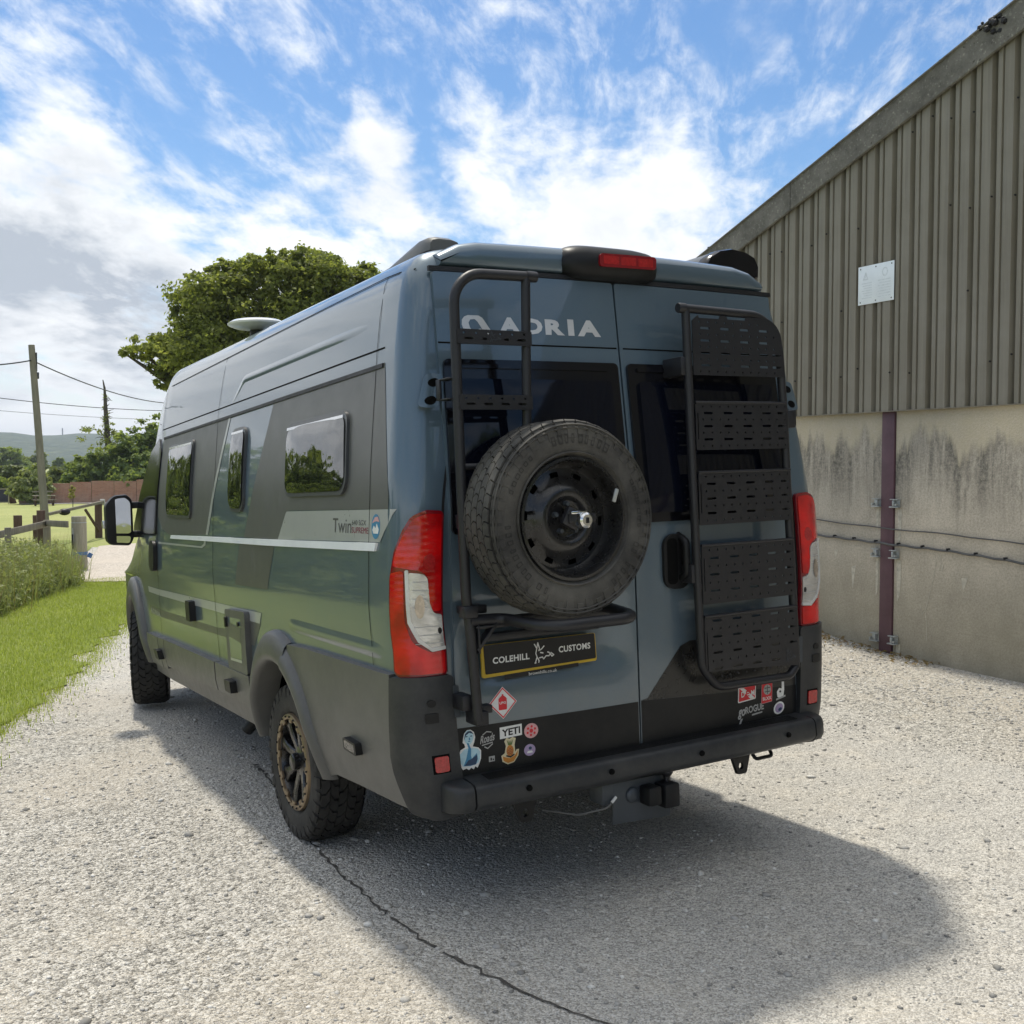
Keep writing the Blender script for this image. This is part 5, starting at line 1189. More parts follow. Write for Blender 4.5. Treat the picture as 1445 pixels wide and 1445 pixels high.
# notice on the cladding
sg = empty('wall_notice', (0, 0, 0), 'faded white square notice screwed to the ribbed cladding', 'sign'); sg.matrix_world = barn_m
bm = bmesh.new(); bbox(bm, (.125, .0605, 3.235), (.415, .005, .345), None, .002); frombm('sign_board', bm, 'sign_white', sg)
for a in (-.055, .125, .305):
    for b in (3.085, 3.385):
        o = lathe('screw', [(.0, .003), (.0055, .002), (.0065, .0)], 'rubber_seal', sg, 8, axis='z'); o.matrix_local = Matrix.Translation((a, .0632, b)) @ Matrix.Rotation(-PI / 2, 4, 'X')
sgf = lambda x, z, off: (x, .0638, z)
strokes('faded_print', [[(.268, 3.285), (.243, 3.345), (.218, 3.285), (.268, 3.285)], [(.243, 3.325), (.243, 3.300)]], sgf, .010, 0, 'sign_ghost', sg)
conform('faded_print', ellipse(.02, 3.325, .034, .040), sgf, 0, 'sign_ghost', sg, holes=[ellipse(.02, 3.325, .022, .028)])
for k in range(7): conform('faded_print', [(.17, 3.255 - .022 * k), (.29 - .012 * (k % 3), 3.255 - .022 * k), (.29 - .012 * (k % 3), 3.247 - .022 * k), (.17, 3.247 - .022 * k)], sgf, 0, 'sign_ghost', sg)
for k in range(7): conform('faded_print', [(-.045, 3.262 - .024 * k), (.10 - .014 * (k % 2), 3.262 - .024 * k), (.10 - .014 * (k % 2), 3.252 - .024 * k), (-.045, 3.252 - .024 * k)], sgf, 0, 'sign_ghost', sg)
# cables on the wall
c1 = []
for k in range(60):
    s = 3.0 - .155 * k; c1.append((s, .016, np.interp(s, [-3, -1.36, -.74, .08, .9, 3], [.94, .995, 1.028, 1.045, 1.083, 1.15]) + .004 * math.sin(9 * s)))
o = tube('wall_cable', c1, .006, 'cable_grey', None, seg=6); o.matrix_world = barn_m; tag(o, 'thin upper cable running along the concrete wall', 'cable', 'cables along the concrete wall')
cab = empty('wall_cable', (0, 0, 0), 'thicker lower cable pinned along the concrete wall with clips', 'cable', 'cables along the concrete wall'); cab.matrix_world = barn_m
zc = lambda s: float(np.interp(s, [-3, -1.37, -1.08, -.6, -.08, .44, .9, 3], [.80, .845, .866, .893, .903, .922, .936, .99]))
CL = [.876, .625, .383, .12, -.14, -.402, -.668, -.939, -1.216, -1.48, -1.75, 1.13, 1.38]
c2 = [(s, .022, zc(s) + .004 * math.sin(s * 24)) for s in np.arange(2.6, -3.6, -.06)]
tube('cable_sheath', c2, .0105, 'cable_grey', cab, seg=8)
for s in CL: bm = bmesh.new(); bbox(bm, (s, .018, zc(s) + .012), (.020, .034, .022), None, .004); frombm('cable_clip', bm, 'rubber_seal', cab)

# ================================================================== GROUND
def drape(off): return lambda a, b, o: (a, b, float(hgt(a, b)) + off + o)
ang = np.linspace(0, 2 * PI, 145)[:-1]; rad_ = np.concatenate([[.01], np.geomspace(1.2, 4200, 72)])
vs, fs = [], []
for r_ in rad_:
    for a in ang:
        x, y = 1 + r_ * math.sin(a), 2 + r_ * math.cos(a)
        ins_ = 1 if (-44 < x < 12 and -20 < y < 30) else 0
        vs.append((x, y, float(hgt(x, y)) - .25 * ins_))
n = len(ang)
for i in range(len(rad_) - 1):
    for k in range(n): fs.append((i * n + k, (i + 1) * n + k, (i + 1) * n + (k + 1) % n, i * n + (k + 1) % n))
g_ = frompy('ground', vs, fs, 'field', kind='structure', sharp=None)
def sheetp(name, pts, off, mat, step=1.0): return conform(name, pts, drape(off), 0, mat, None, step=step, kind='structure')
drv = sheetp('driveway', [(-9, -16), (5.6, -16), (5.6, 2), (6, 9), (7.5, 16), (1.2, 30), (-9, 30)], 0.0, 'gravel', .5)
def rough(pts, amp, nper):
    out = []
    for i in range(len(pts)):
        a, b = np.array(pts[i]), np.array(pts[(i + 1) % len(pts)]); L = np.linalg.norm(b - a); k = max(1, int(L / nper)) if L < 16 else 1
        nn = np.array([-(b - a)[1], (b - a)[0]]) / L
        for j in range(k): out.append(tuple(a + (b - a) * j / k + nn * amp * rng.normal() * (1 if k > 1 else 0)))
    return out
EDGE = [(-7.6, -12), (-5.6, -5.5), (-4.0, -1.2), (-3.05, 1.8), (-2.4, 3.8), (-1.94, 5.0), (-1.54, 6.06), (-1.19, 7.04), (-.55, 9.25), (-.19, 10.17), (.42, 12.12), (.85, 14.2), (1.12, 16.3)]
lawn = sheetp('lawn', rough(EDGE, .085, .22) + [(1.05, 16.9), (.45, 17.2), (.25, 19.0), (.75, 20.6), (1.3, 24.0), (2.1, 27.6), (2.1, 32), (-42, 32), (-42, -14), (-9, -14)], .014, 'lawn', 1.0)
trk = sheetp('gravel_track', rough([(.35, 17.0), (1.4, 16.3), (4, 15.5), (7.4, 16.2), (8, 29.5), (2.4, 27.8), (1.5, 24.2), (.95, 20.8), (.45, 19)], .05, .6), .03, 'track_gravel', 1.0)
pth = conform('concrete_path', [(5.9, 86.2), (30, 84.3), (30, 87), (5.9, 88.3)], drape(.05), 0, 'pale_concrete', None, step=5, kind='structure')
# tarmac seam that snakes out from the rear wheel
SEAM = [(-.754, 2.846), (-.80, 2.3), (-.862, 1.75), (-.954, 1.286), (-.985, .9), (-.999, .499), (-.995, .25), (-.984, .013), (-.955, -.2), (-.921, -.39), (-.86, -.62), (-.791, -.809), (-.72, -1.1), (-.60, -1.5)]
pts = []
for a, b in zip(SEAM, SEAM[1:]):
    k = max(2, int(math.dist(a, b) / .03))
    for j in range(k): pts.append((a[0] + (b[0] - a[0]) * j / k + .006 * rng.normal(), a[1] + (b[1] - a[1]) * j / k))
vs, fs = [], []
for i, p in enumerate(pts):
    w = .0035 + .005 * rng.random() ** 2
    if i < 9: w += .012 * rng.random()
    q = [van.matrix_world @ Vector((p[0] + sg_ * w, p[1], 0)) for sg_ in (-1, 1)]
    for v in q: vs.append((v.x, v.y, float(hgt(v.x, v.y)) + .0045))
for i in range(len(pts) - 1):
    if rng.random() > .12: fs.append((2 * i, 2 * i + 1, 2 * i + 3, 2 * i + 2))
pbr('seam_dirt', (.075, .068, .058), .95, var=.7, vscale=30)
frompy('ground_seam', vs, fs, 'seam_dirt', None, kind='structure', smooth=False)
def pmesh(name, V, F, rnd, mat, label=None, cat=None, parent=None, kind=None, smooth=False):
    """numpy verts (n,3), faces (m,k), per-vertex rnd"""
    me = bpy.data.meshes.new(name); V = np.ascontiguousarray(V, np.float32); F = np.ascontiguousarray(F, np.int32)
    me.vertices.add(len(V)); me.vertices.foreach_set('co', V.ravel())
    me.loops.add(F.size); me.loops.foreach_set('vertex_index', F.ravel())
    me.polygons.add(len(F)); me.polygons.foreach_set('loop_start', np.arange(0, F.size, F.shape[1], dtype=np.int32)); me.polygons.foreach_set('loop_total', np.full(len(F), F.shape[1], np.int32))
    me.update(); at = me.attributes.new('rnd', 'FLOAT', 'POINT'); at.data.foreach_set('value', np.ascontiguousarray(rnd, np.float32))
    o = bpy.data.objects.new(name, me); COL.objects.link(o); me.materials.append(M[mat])
    if smooth: me.polygons.foreach_set('use_smooth', [True] * len(F))
    if parent: o.parent = parent
    if kind: o['kind'] = kind
    if label: o['label'] = label
    if cat: o['category'] = cat
    return o
def unit(a): return a / np.maximum(1e-9, np.linalg.norm(a, axis=1, keepdims=True))
# loose chippings
bm = bmesh.new(); bmesh.ops.create_icosphere(bm, subdivisions=1, radius=1.0); bm.verts.ensure_lookup_table()
iv = np.array([v.co for v in bm.verts]); jf = np.array([[v.index for v in f.verts] for f in bm.faces]); bm.free()
def chips(N, xs, ys, smin, smax, mask=None):
    x = rng.uniform(*xs, N); y = rng.uniform(*ys, N)
    if mask is not None: k = mask(x, y); x, y = x[k], y[k]
    N = len(x); sz = smin + (smax - smin) * rng.random(N) ** 2.6
    a = rng.uniform(0, 2 * PI, N); sc = np.stack([sz * rng.uniform(.7, 1.25, N), sz * rng.uniform(.6, 1.0, N), sz * rng.uniform(.35, .65, N)], 1)
    loc = iv[None] * (1 + .22 * rng.normal(size=(N, len(iv), 1))) * sc[:, None]
    X = loc[..., 0] * np.cos(a)[:, None] - loc[..., 1] * np.sin(a)[:, None] + x[:, None]; Y = loc[..., 0] * np.sin(a)[:, None] + loc[..., 1] * np.cos(a)[:, None] + y[:, None]
    Z = loc[..., 2] + (hgt(x, y) + sz * .12)[:, None]
    return np.stack([X, Y, Z], -1).reshape(-1, 3), (jf[None] + (np.arange(N) * len(iv))[:, None, None]).reshape(-1, 3), np.repeat(rng.random(N), len(iv))
edgex = lambda y: np.interp(y, [p[1] for p in EDGE], [p[0] for p in EDGE])
parts = [chips(15000, (-3.0, 5.0), (-2.4, 3.6), .0035, .0115, lambda x, y: x > edgex(y)), chips(11000, (-2.6, 5.1), (1.0, 9), .005, .014, lambda x, y: x > edgex(y)), chips(1100, (-2.6, 5.0), (-2.2, 6), .010, .024, lambda x, y: x > edgex(y)), chips(16000, (-2.6, 3.2), (-2.5, 1.6), .0022, .0060, lambda x, y: x > edgex(y)), chips(2500, (-3, .5), (3, 14), .006, .016, lambda x, y: np.abs(x - edgex(y)) < .5), chips(3500, (3.6, 5.05), (0.5, 5.5), .006, .018)]
off_ = 0; Vs, Fs, Rs = [], [], []
for v, f, r_ in parts: Vs.append(v); Fs.append(f + off_); Rs.append(r_); off_ += len(v)
pmesh('loose_gravel', np.concatenate(Vs), np.concatenate(Fs), np.concatenate(Rs), 'stone', 'loose pale stone chippings over the drive', 'gravel', kind='stuff')
# leaves on the ground by the wall foot
def leaves(C, nrm, size, asp=.55, curl=.25):
    """kite leaves: centres C, normals nrm"""
    N = len(C); n = unit(nrm); t = unit(np.cross(n, rng.normal(size=(N, 3)))); b = np.cross(n, t); s = size[:, None] if np.ndim(size) else size
    V = np.stack([C - t * s, C + b * s * asp + n * s * curl, C + t * s, C - b * s * asp + n * s * curl], 1).reshape(-1, 3)
    F = np.arange(4 * N).reshape(N, 4); F = np.concatenate([F[:, [0, 1, 2]], F[:, [0, 2, 3]]]); return V, F
N = 260; s = rng.uniform(-.6, 1.3, N); dd = np.abs(rng.normal(size=N)) * .14 + .01
P = np.array([barn_m @ Vector((a, b, 0)) for a, b in zip(s, dd)]); P[:, 2] = hgt(P[:, 0], P[:, 1]) + .02
V, F = leaves(P, np.array([0, 0, 1.0]) + .5 * rng.normal(size=(N, 3)), rng.uniform(.012, .028, N))
pmesh('fallen_leaves', V, F, np.repeat(rng.random(N), 4), 'dry_leaf', 'dry brown leaves swept along the foot of the wall', 'leaves', kind='stuff')
# grass blades on the verge
def blades(N, x, y, hmin, hmax, wdt, z0=.01):
    h_ = rng.uniform(hmin, hmax, N); a = rng.uniform(0, 2 * PI, N); l = rng.uniform(.1, .7, N) * h_; z = hgt(x, y) + z0
    dx_, dy_ = np.cos(a), np.sin(a); w = wdt * rng.uniform(.6, 1.2, N)
    V = np.stack([np.stack([x - dy_ * w, y + dx_ * w, z], 1), np.stack([x + dy_ * w, y - dx_ * w, z], 1), np.stack([x + dx_ * l, y + dy_ * l, z + h_], 1)], 1).reshape(-1, 3)
    return V, np.arange(3 * N).reshape(N, 3), np.repeat(rng.random(N), 3)
Y = 4 + 13.5 * rng.random(130000) ** 1.3; X = edgex(Y) - 3.6 * rng.random(130000) ** 1.25 + .08 + .05 * rng.normal(size=130000)
Y = np.concatenate([Y, 3 + 14 * rng.random(9000)]); X = np.concatenate([X, edgex(Y[130000:]) + np.abs(rng.normal(size=9000)) * .16]); k = (rng.random(len(X)) < .35 + .65 * np.clip((edgex(Y) - X) / .35, 0, 1)) & (X > -4.6) & ((X - CAM.x) / (Y - CAM.y) > .035); X, Y = X[k], Y[k]
V, F, r_ = blades(len(X), X, Y, .018, .06, .0042)
pmesh('verge_grass', V, F, r_, 'grass_blade', 'short bright grass on the verge beside the drive', 'grass', kind='stuff')
# rank weeds in front of the paddock fence
def weeds(N):
    t = rng.random(N); x0 = -2.6 + 3.15 * t; y0 = 11.0 + 6.0 * np.clip((t - .15) / .85, 0, 1) + rng.random(N) ** 1.2 * 4.2
    x0 = x0 - .05 * (y0 - 11); hh = rng.uniform(.35, 1.0, N) * (1.05 - .45 * t) * (.75 + .5 * np.sin(x0 * 3.1 + y0 * 1.7) ** 2)
    hh *= np.clip((y0 - (10.9 + 6.0 * np.clip((t - .15) / .85, 0, 1))) / .8 + .35, .25, 1)
    return x0, y0, hh
N = 1900; x0, y0, hh = weeds(N); nl = 20
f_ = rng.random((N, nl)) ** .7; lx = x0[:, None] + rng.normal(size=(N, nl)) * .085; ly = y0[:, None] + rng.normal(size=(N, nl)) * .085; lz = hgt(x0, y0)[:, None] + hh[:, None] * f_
C_ = np.stack([lx, ly, lz], -1).reshape(-1, 3)
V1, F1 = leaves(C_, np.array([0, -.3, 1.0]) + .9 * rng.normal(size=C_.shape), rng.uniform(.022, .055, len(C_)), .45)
V2, F2, R2 = blades(9500, *[np.concatenate([q] * 5) + .15 * rng.normal(size=9500) for q in (x0, y0)], .35, .85, .006, 0)
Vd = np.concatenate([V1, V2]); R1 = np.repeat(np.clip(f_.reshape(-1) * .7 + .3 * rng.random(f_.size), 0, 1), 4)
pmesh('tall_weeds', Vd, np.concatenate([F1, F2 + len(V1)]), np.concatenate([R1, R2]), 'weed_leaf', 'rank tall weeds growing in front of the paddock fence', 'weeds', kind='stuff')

kd = rng.integers(0, len(x0), 900); V, F, r_ = blades(900, x0[kd] + .2 * rng.normal(size=900), y0[kd] + .2 * rng.normal(size=900), .5, 1.05, .0055, 0)
pmesh('dead_stalks', V, F, r_, 'dry_leaf', 'dry dead stalks standing among the tall weeds', 'stalks', kind='stuff')
# ================================================================== FENCE, POSTS, POLE
def tpost(name, x, y, zt, r_, mat, parent=None, square=False, zb=None, cap=True):
    z0 = float(hgt(x, y)) - .1 if zb is None else zb
    if square: return box(name, (x, y, (z0 + zt) / 2), (2 * r_, 2 * r_, zt - z0), mat, parent, bev=.008)
    return lathe(name, [(r_ * 1.02, z0), (r_ * .98, zt - .02), (r_ * .90, zt), (0, zt + .004)], mat, parent, 18, axis='z', loc=(x, y, 0), sharp=50)
fen = empty('paddock_fence', (.4, 21, -.6), 'weathered post and rail paddock fence rising out of tall weeds', 'fence')
fen_p = lambda o: setattr(o, 'parent', fen) or setattr(o, 'matrix_parent_inverse', Matrix.Translation((-.4, -21, .6))) or o
fen_p(tpost('post', -.64, 19.75, .36, .058, 'old_timber', square=True)); fen_p(tpost('post', .46, 23.16, .32, .075, 'old_timber', square=True)); fen_p(tpost('post', .37, 23.44, .54, .085, 'brown_timber', square=True)); fen_p(tpost('post', -1.9, 17.8, .30, .058, 'old_timber', square=True))
def rail(a, b, hh, th, mat, name='rail'):
    a, b = Vector(a), Vector(b); q = (b - a).to_track_quat('X', 'Z').to_matrix()
    return box(name, (a + b) / 2, ((b - a).length, th, hh), mat, None, bev=.005, rot=q)
fen_p(rail((-2.1, 17.6, .10), (.46, 23.05, .245), .15, .035, 'old_timber')); fen_p(rail((.40, 23.1, .26), (.62, 20.9, .33), .14, .035, 'old_timber'))
fen_p(rail((-2.1, 17.6, -.14), (.40, 23.3, -.26), .07, .035, 'pale_timber'))
gp = empty('gate_post', (.73, 20.1, -.6), 'thick round timber gate post with a blue strap near its foot', 'gate post')
def gpp(o): o.parent = gp; o.matrix_parent_inverse = Matrix.Translation((-.73, -20.1, .6)); return o
gpp(lathe('post_shaft', [(.158, -.75), (.150, .35), (.146, .44), (.150, .50), (.140, .535), (.0, .54)], 'pale_timber', None, 24, axis='z', loc=(.73, 20.1, 0), sharp=50))
gpp(lathe('wire_band', [(.153, .40), (.158, .405), (.153, .412)], 'galvanised', None, 24, axis='z', loc=(.73, 20.1, 0)))
gpp(lathe('strap', [(.160, -.27), (.162, -.265), (.162, -.205), (.160, -.20)], 'blue_strap', None, 24, axis='z', loc=(.73, 20.1, 0)))
gpp(box('strap_tail', (.92, 20.0, -.28), (.09, .01, .10), 'blue_strap', None, bev=.002, rot=Matrix.Rotation(.5, 3, 'Y'))); gpp(box('latch', (.585, 19.98, .02), (.03, .04, .30), 'rubber_seal', None, bev=.004)); gpp(tube('chain', [(.59, 19.98, .30), (.60, 19.97, .12), (.57, 19.97, -.40)], .010, 'galvanised', None, seg=6))
bar = empty('swing_barrier', (3.07, 32.6, -.78), 'brown timber swing barrier with a counterweight on the lawn', 'barrier')
def bp(o): o.parent = bar; o.matrix_parent_inverse = Matrix.Translation((-3.07, -32.6, .78)); return o
bp(box('post', (3.07, 32.62, -.2), (.20, .20, 1.24), 'brown_timber', None, bev=.01)); bp(box('post_cap', (3.20, 32.62, .39), (.14, .18, .20), 'pale_concrete', None, bev=.02))
bp(rail((1.30, 30.05, .16), (3.2, 32.55, .40), .085, .09, 'old_timber', 'arm')); bp(rail((2.55, 31.75, .20), (3.06, 32.5, -.52), .07, .06, 'brown_timber', 'brace'))
bm = bmesh.new(); bmesh.ops.create_uvsphere(bm, u_segments=12, v_segments=8, radius=.13); bmesh.ops.scale(bm, vec=(1.3, 1, .8), verts=bm.verts); bmesh.ops.translate(bm, vec=(1.80, 30.6, .19), verts=bm.verts); bp(frombm('counterweight', bm, 'rubber_seal', None))
for x, y, zt, r_, lab in ((1.42, 40.5, -.32, .14, 'short brown post standing alone on the lawn behind the fence, farther of two'), (.98, 30.4, .12, .07, 'slim brown post on the lawn between fence rail and double post, nearer of two')): tag(tpost('marker_post', x, y, zt, r_, 'brown_timber', square=True), lab, 'post', 'brown posts on the lawn')
pole = empty('utility_pole', (1.74, 34.5, -.95), 'leaning timber utility pole with wires from its top', 'utility pole')
def pp(o): o.parent = pole; o.matrix_parent_inverse = Matrix.Translation((-1.74, -34.5, .95)); return o
pp(tube('pole_shaft', [(1.74, 34.5, -1.1), (1.60, 34.75, 2.3), (1.45, 35.03, 5.55)], [.135, .115, .10], 'pole_timber', None, seg=14))
pp(box('pole_plate', (1.58, 35.0, 5.0), (.06, .08, .62), 'rubber_seal', None, bev=.01)); pp(box('insulator', (1.62, 34.98, 4.55), (.08, .08, .22), 'steel_grey', None, bev=.02)); pp(tube('earth_wire', [(1.55, 34.9, 4.9), (1.64, 34.8, 2.5), (1.80, 34.5, -.8)], .012, 'steel_grey', None, seg=5))
def wire(a, b, sag, r_, lab):
    pts = [(a[0] + (b[0] - a[0]) * k / 24, a[1] + (b[1] - a[1]) * k / 24, a[2] + (b[2] - a[2]) * k / 24 - sag * 4 * (k / 24) * (1 - k / 24)) for k in range(25)]
    o = tube('overhead_wire', pts, r_, 'rubber_seal', None, seg=5); tag(o, lab, 'wire', 'overhead wires')
wire((1.50, 34.98, 5.02), (13.2, 60.5, 5.3), .55, .022, 'overhead wire running right from the pole top into the big tree')
wire((1.45, 35.0, 5.05), (-4.5, 22, 4.1), .35, .022, 'overhead wire running left out of view from the pole top')
wire((-3, 63, 6.1), (18, 74.5, 5.5), .5, .022, 'middle overhead wire passing behind the pole'); wire((-2, 96, 6.7), (28, 111, 6.3), .4, .018, 'lowest and faintest overhead wire behind the pole')

# ================================================================== TREES AND HEDGES
def crown(blobs, N, size, shell=.55):
    """leaf cloud filling ellipsoids (cx,cy,cz,rx,ry,rz)"""
    B = np.array(blobs, float); vol = (B[:, 3] * B[:, 4] * B[:, 5]) ** .52; cnt = (vol / vol.sum() * N).astype(int)
    Cs, Ns, Rn = [], [], []
    for b, n in zip(B, cnt):
        # a blob is itself a set of small twigs clumps
        nc = max(7, n // 42); dv = unit(rng.normal(size=(nc, 3))); rr = shell + (1 - shell) * rng.random(nc) ** .6
        cc_ = b[:3] + dv * rr[:, None] * b[3:6] * (1 + .20 * rng.normal(size=(nc, 1)))
        idx = rng.integers(0, nc, n); sp = .15 * b[3:6].mean()
        p = cc_[idx] + rng.normal(size=(n, 3)) * sp * np.array([1, 1, .62])
        Cs.append(p); Ns.append(unit(p - b[:3]) + np.array([0, 0, .5]) + .8 * rng.normal(size=(n, 3))); Rn.append(np.clip(.45 * rng.random(n) + .55 * rng.random(nc)[idx], 0, 1))
    C = np.concatenate(Cs); V, F = leaves(C, np.concatenate(Ns), size * rng.uniform(.6, 1.3, len(C)), .6); return V, F, np.repeat(np.concatenate(Rn), 4)
def tree(name, base, blobs, N, size, mat, lab, cat, group=None, trunk=.15, limbs=4, th=None):
    t = empty(name, base, lab, cat, group)
    b = [(x, y, z, rx, ry, rz) for x, y, z, rx, ry, rz in blobs]
    V, F, r_ = crown(b, N, size); pmesh('crown', V, F, r_, mat, parent=t)
    bm = bmesh.new(); top = max(b, key=lambda q: q[2]); h_ = th or top[2]
    tubebm(bm, [(0, 0, -.3), (.02 * h_, .01, h_ * .35), (top[0] * .5, top[1] * .5, h_ * .7), (top[0], top[1], h_)], [trunk, trunk * .8, trunk * .5, trunk * .15], 9)
    for q in b[:limbs + 3]: tubebm(bm, [(.02 * h_, 0, h_ * .32), (q[0] * .55, q[1] * .55, h_ * .32 + (q[2] - h_ * .32) * .6), (q[0], q[1], q[2])], [trunk * .5, trunk * .32, trunk * .10], 6)
    frombm('trunk', bm, 'bark', t); return t
# big oak beyond the van
ok = (8.31, 34.3, float(hgt(8.31, 34.3))); kx, ky = .0255 * .8638, -.0255 * .5038      # metres per 1/1445 of the frame at that range, along the picture's width
def ob(u, v, r, rz=None, dep=0):
    du = (u - 345) ; dz_ = (655 - v) * .0255 + 1.62 - ok[2]
    return (du * kx + dep * .50, du * ky + dep * .86, dz_, r * .0255, r * .0255, (rz or r) * .0255)
OB = [ob(330, 445, 66, 52), ob(400, 412, 52, 38, .5), ob(455, 405, 44, 32, -.4), ob(500, 415, 38, 34), ob(300, 428, 40, 34, -.8), ob(272, 470, 36, 28, .6), ob(236, 492, 36, 14, -.5), ob(204, 500, 24, 9), ob(183, 503, 12, 6), ob(250, 520, 32, 18, .3), ob(236, 541, 18, 13), ob(262, 500, 30, 20), ob(300, 500, 56, 40, -1), ob(370, 490, 66, 56, .8), ob(440, 470, 66, 56), ob(284, 402, 20, 15, .4), ob(315, 384, 20, 11), ob(350, 380, 30, 14), ob(392, 372, 26, 14, .3), ob(436, 370, 30, 16), ob(474, 380, 22, 14), ob(415, 385, 40, 22, .5), ob(512, 388, 26, 14, .4), ob(262, 432, 18, 16), ob(545, 440, 40, 40), ob(345, 402, 24, 16, -.6), ob(410, 392, 26, 14, -.7)]
tree('oak_tree', ok, OB, 62000, .088, 'oak_leaf', 'large spreading oak rising behind the van roof', 'tree', None, .38, 10)
# bushes and trees over the brick wall
def at(u, D):        # ground point seen at picture column u and range D
    c0 = np.array([math.sin(yaw), math.cos(yaw)]); r0 = np.array([c0[1], -c0[0]]); q = np.array([CAM.x, CAM.y]) + c0 * D + r0 * D * (u - 722.5) / 1492.13
    return (float(q[0]), float(q[1]), float(hgt(q[0], q[1])))
def bush(name, u, D, vtop, wpx, N, size, mat, lab, cat, group, lob=5, vbot=None, sq=1.0):
    b = at(u, D); s = D / 1492.13; H = 1.62 + (655 - vtop) * s - b[2]; Wd = wpx * s / 2; blobs = []
    for k in range(lob):
        a = 2 * PI * k / lob + rng.random(); rr = rng.uniform(.42, .62)
        blobs.append((Wd * .5 * math.cos(a), Wd * .5 * math.sin(a), H * rng.uniform(.30, .62), Wd * rr, Wd * rr, H * rng.uniform(.26, .36) * sq))
    blobs.append((Wd * rng.uniform(-.25, .25), 0, H * .70, Wd * .50, Wd * .5, H * .28)); blobs.append((0, 0, H * .28, Wd * .8, Wd * .7, H * .28))
    return tree(name, b, blobs, N, size, mat, lab, cat, group, max(.04, .03 * H), 3, H * .7)
G1 = 'trees and bushes behind the brick wall'
bush('leafy_tree', 212, 93, 588, 66, 7000, .22, 'bush_leaf', 'tallest leafy tree over the brick wall, partly behind the van', 'tree', G1)
bush('leafy_tree', 178, 91, 606, 70, 7000, .22, 'bush_leaf', 'rounded dark green tree over the brick wall, left of the tallest', 'tree', G1)
bush('leafy_bush', 148, 90, 626, 56, 5000, .20, 'bush_leaf', 'green bush over the wall below the bare ivy-clad trunk', 'bush', G1)
bush('leafy_bush', 113, 90, 640, 60, 5000, .20, 'bush_leaf', 'lower green bush over the wall just right of the pole', 'bush', G1)
bush('leafy_bush', 82, 92, 652, 50, 4000, .20, 'pale_leaf', 'pale green bush over the wall touching the pole', 'bush', G1)
bush('leafy_bush', 190, 89.5, 642, 90, 6000, .20, 'bush_leaf', 'dense bush hugging the top of the wall nearest the van mirror', 'bush', G1, sq=.9)
bush('leafy_bush', 46, 84, 655, 60, 6500, .17, 'weed_leaf', 'rounded olive bush left of the pole, by the picnic table', 'bush', None)
G2 = 'hedge bushes at the far left edge'
bush('hedge_bush', 8, 104, 655, 66, 6000, .22, 'pale_leaf', 'hedge bush at the left edge behind the chalkboard', 'bush', G2); bush('hedge_bush', 36, 112, 653, 74, 7000, .22, 'bush_leaf', 'hedge bush between the chalkboard and the olive bush', 'bush', G2); bush('hedge_bush', -30, 100, 657, 66, 4000, .24, 'bush_leaf', 'hedge bush just outside the left edge', 'bush', G2)
G3 = 'field trees in the middle distance'
for u, D, vt, w, lab in ((14, 260, 624, 58, 'round field tree at the left edge below the hills'), (52, 280, 634, 26, 'small field tree behind the utility pole'), (-40, 250, 628, 60, 'field tree outside the left edge'), (82, 330, 643, 22, 'low field tree right of the pole below the hills'), (30, 300, 640, 40, 'low field tree between the round tree and the pole'), (108, 350, 645, 26, 'farthest low field tree beside the ivy-clad trunk')):
    bush('field_tree', u, D, vt, w, 3500, .55, 'bush_leaf' if u % 4 else 'pale_leaf', lab, 'tree', G3)
# dead trunk in ivy
b = at(152, 94); s_ = 94 / 1492.13
iv_ = empty('ivy_tree', b, 'bare pointed trunk wrapped in ivy above the bushes', 'tree')
bm = bmesh.new(); Ht = 1.62 + (655 - 537) * s_ - b[2]
tubebm(bm, [(0, 0, 0), (.1, 0, Ht * .45), (-.05, .05, Ht * .75), (-.12, 0, Ht * .93), (-.25, 0, Ht)], [.34, .26, .18, .10, .04], 8)
for k in range(26):
    z = Ht * rng.uniform(.45, .86); a = rng.uniform(0, 2 * PI); l = rng.uniform(.5, 1.9) * (1.15 - z / Ht); tubebm(bm, [(0, 0, z), (l * .6 * math.cos(a), l * .6 * math.sin(a), z + .15), (l * math.cos(a), l * math.sin(a), z + rng.uniform(-.1, .3))], [.05, .03, .012], 5)
frombm('trunk', bm, 'bark', iv_)
V, F, r_ = crown([(-.1, 0, Ht * .60, .45, .45, Ht * .16), (-.08, 0, Ht * .74, .28, .28, Ht * .12), (-.9, 0, Ht * .58, 1.5, 1.0, Ht * .13), (.8, 0, Ht * .56, 1.3, 1.0, Ht * .12), (0, 0, Ht * .46, 1.6, 1.2, Ht * .08), (-.12, 0, Ht * .85, .16, .16, Ht * .09)], 900, .12, .1); pmesh('ivy', V, F, r_, 'oak_leaf', parent=iv_)
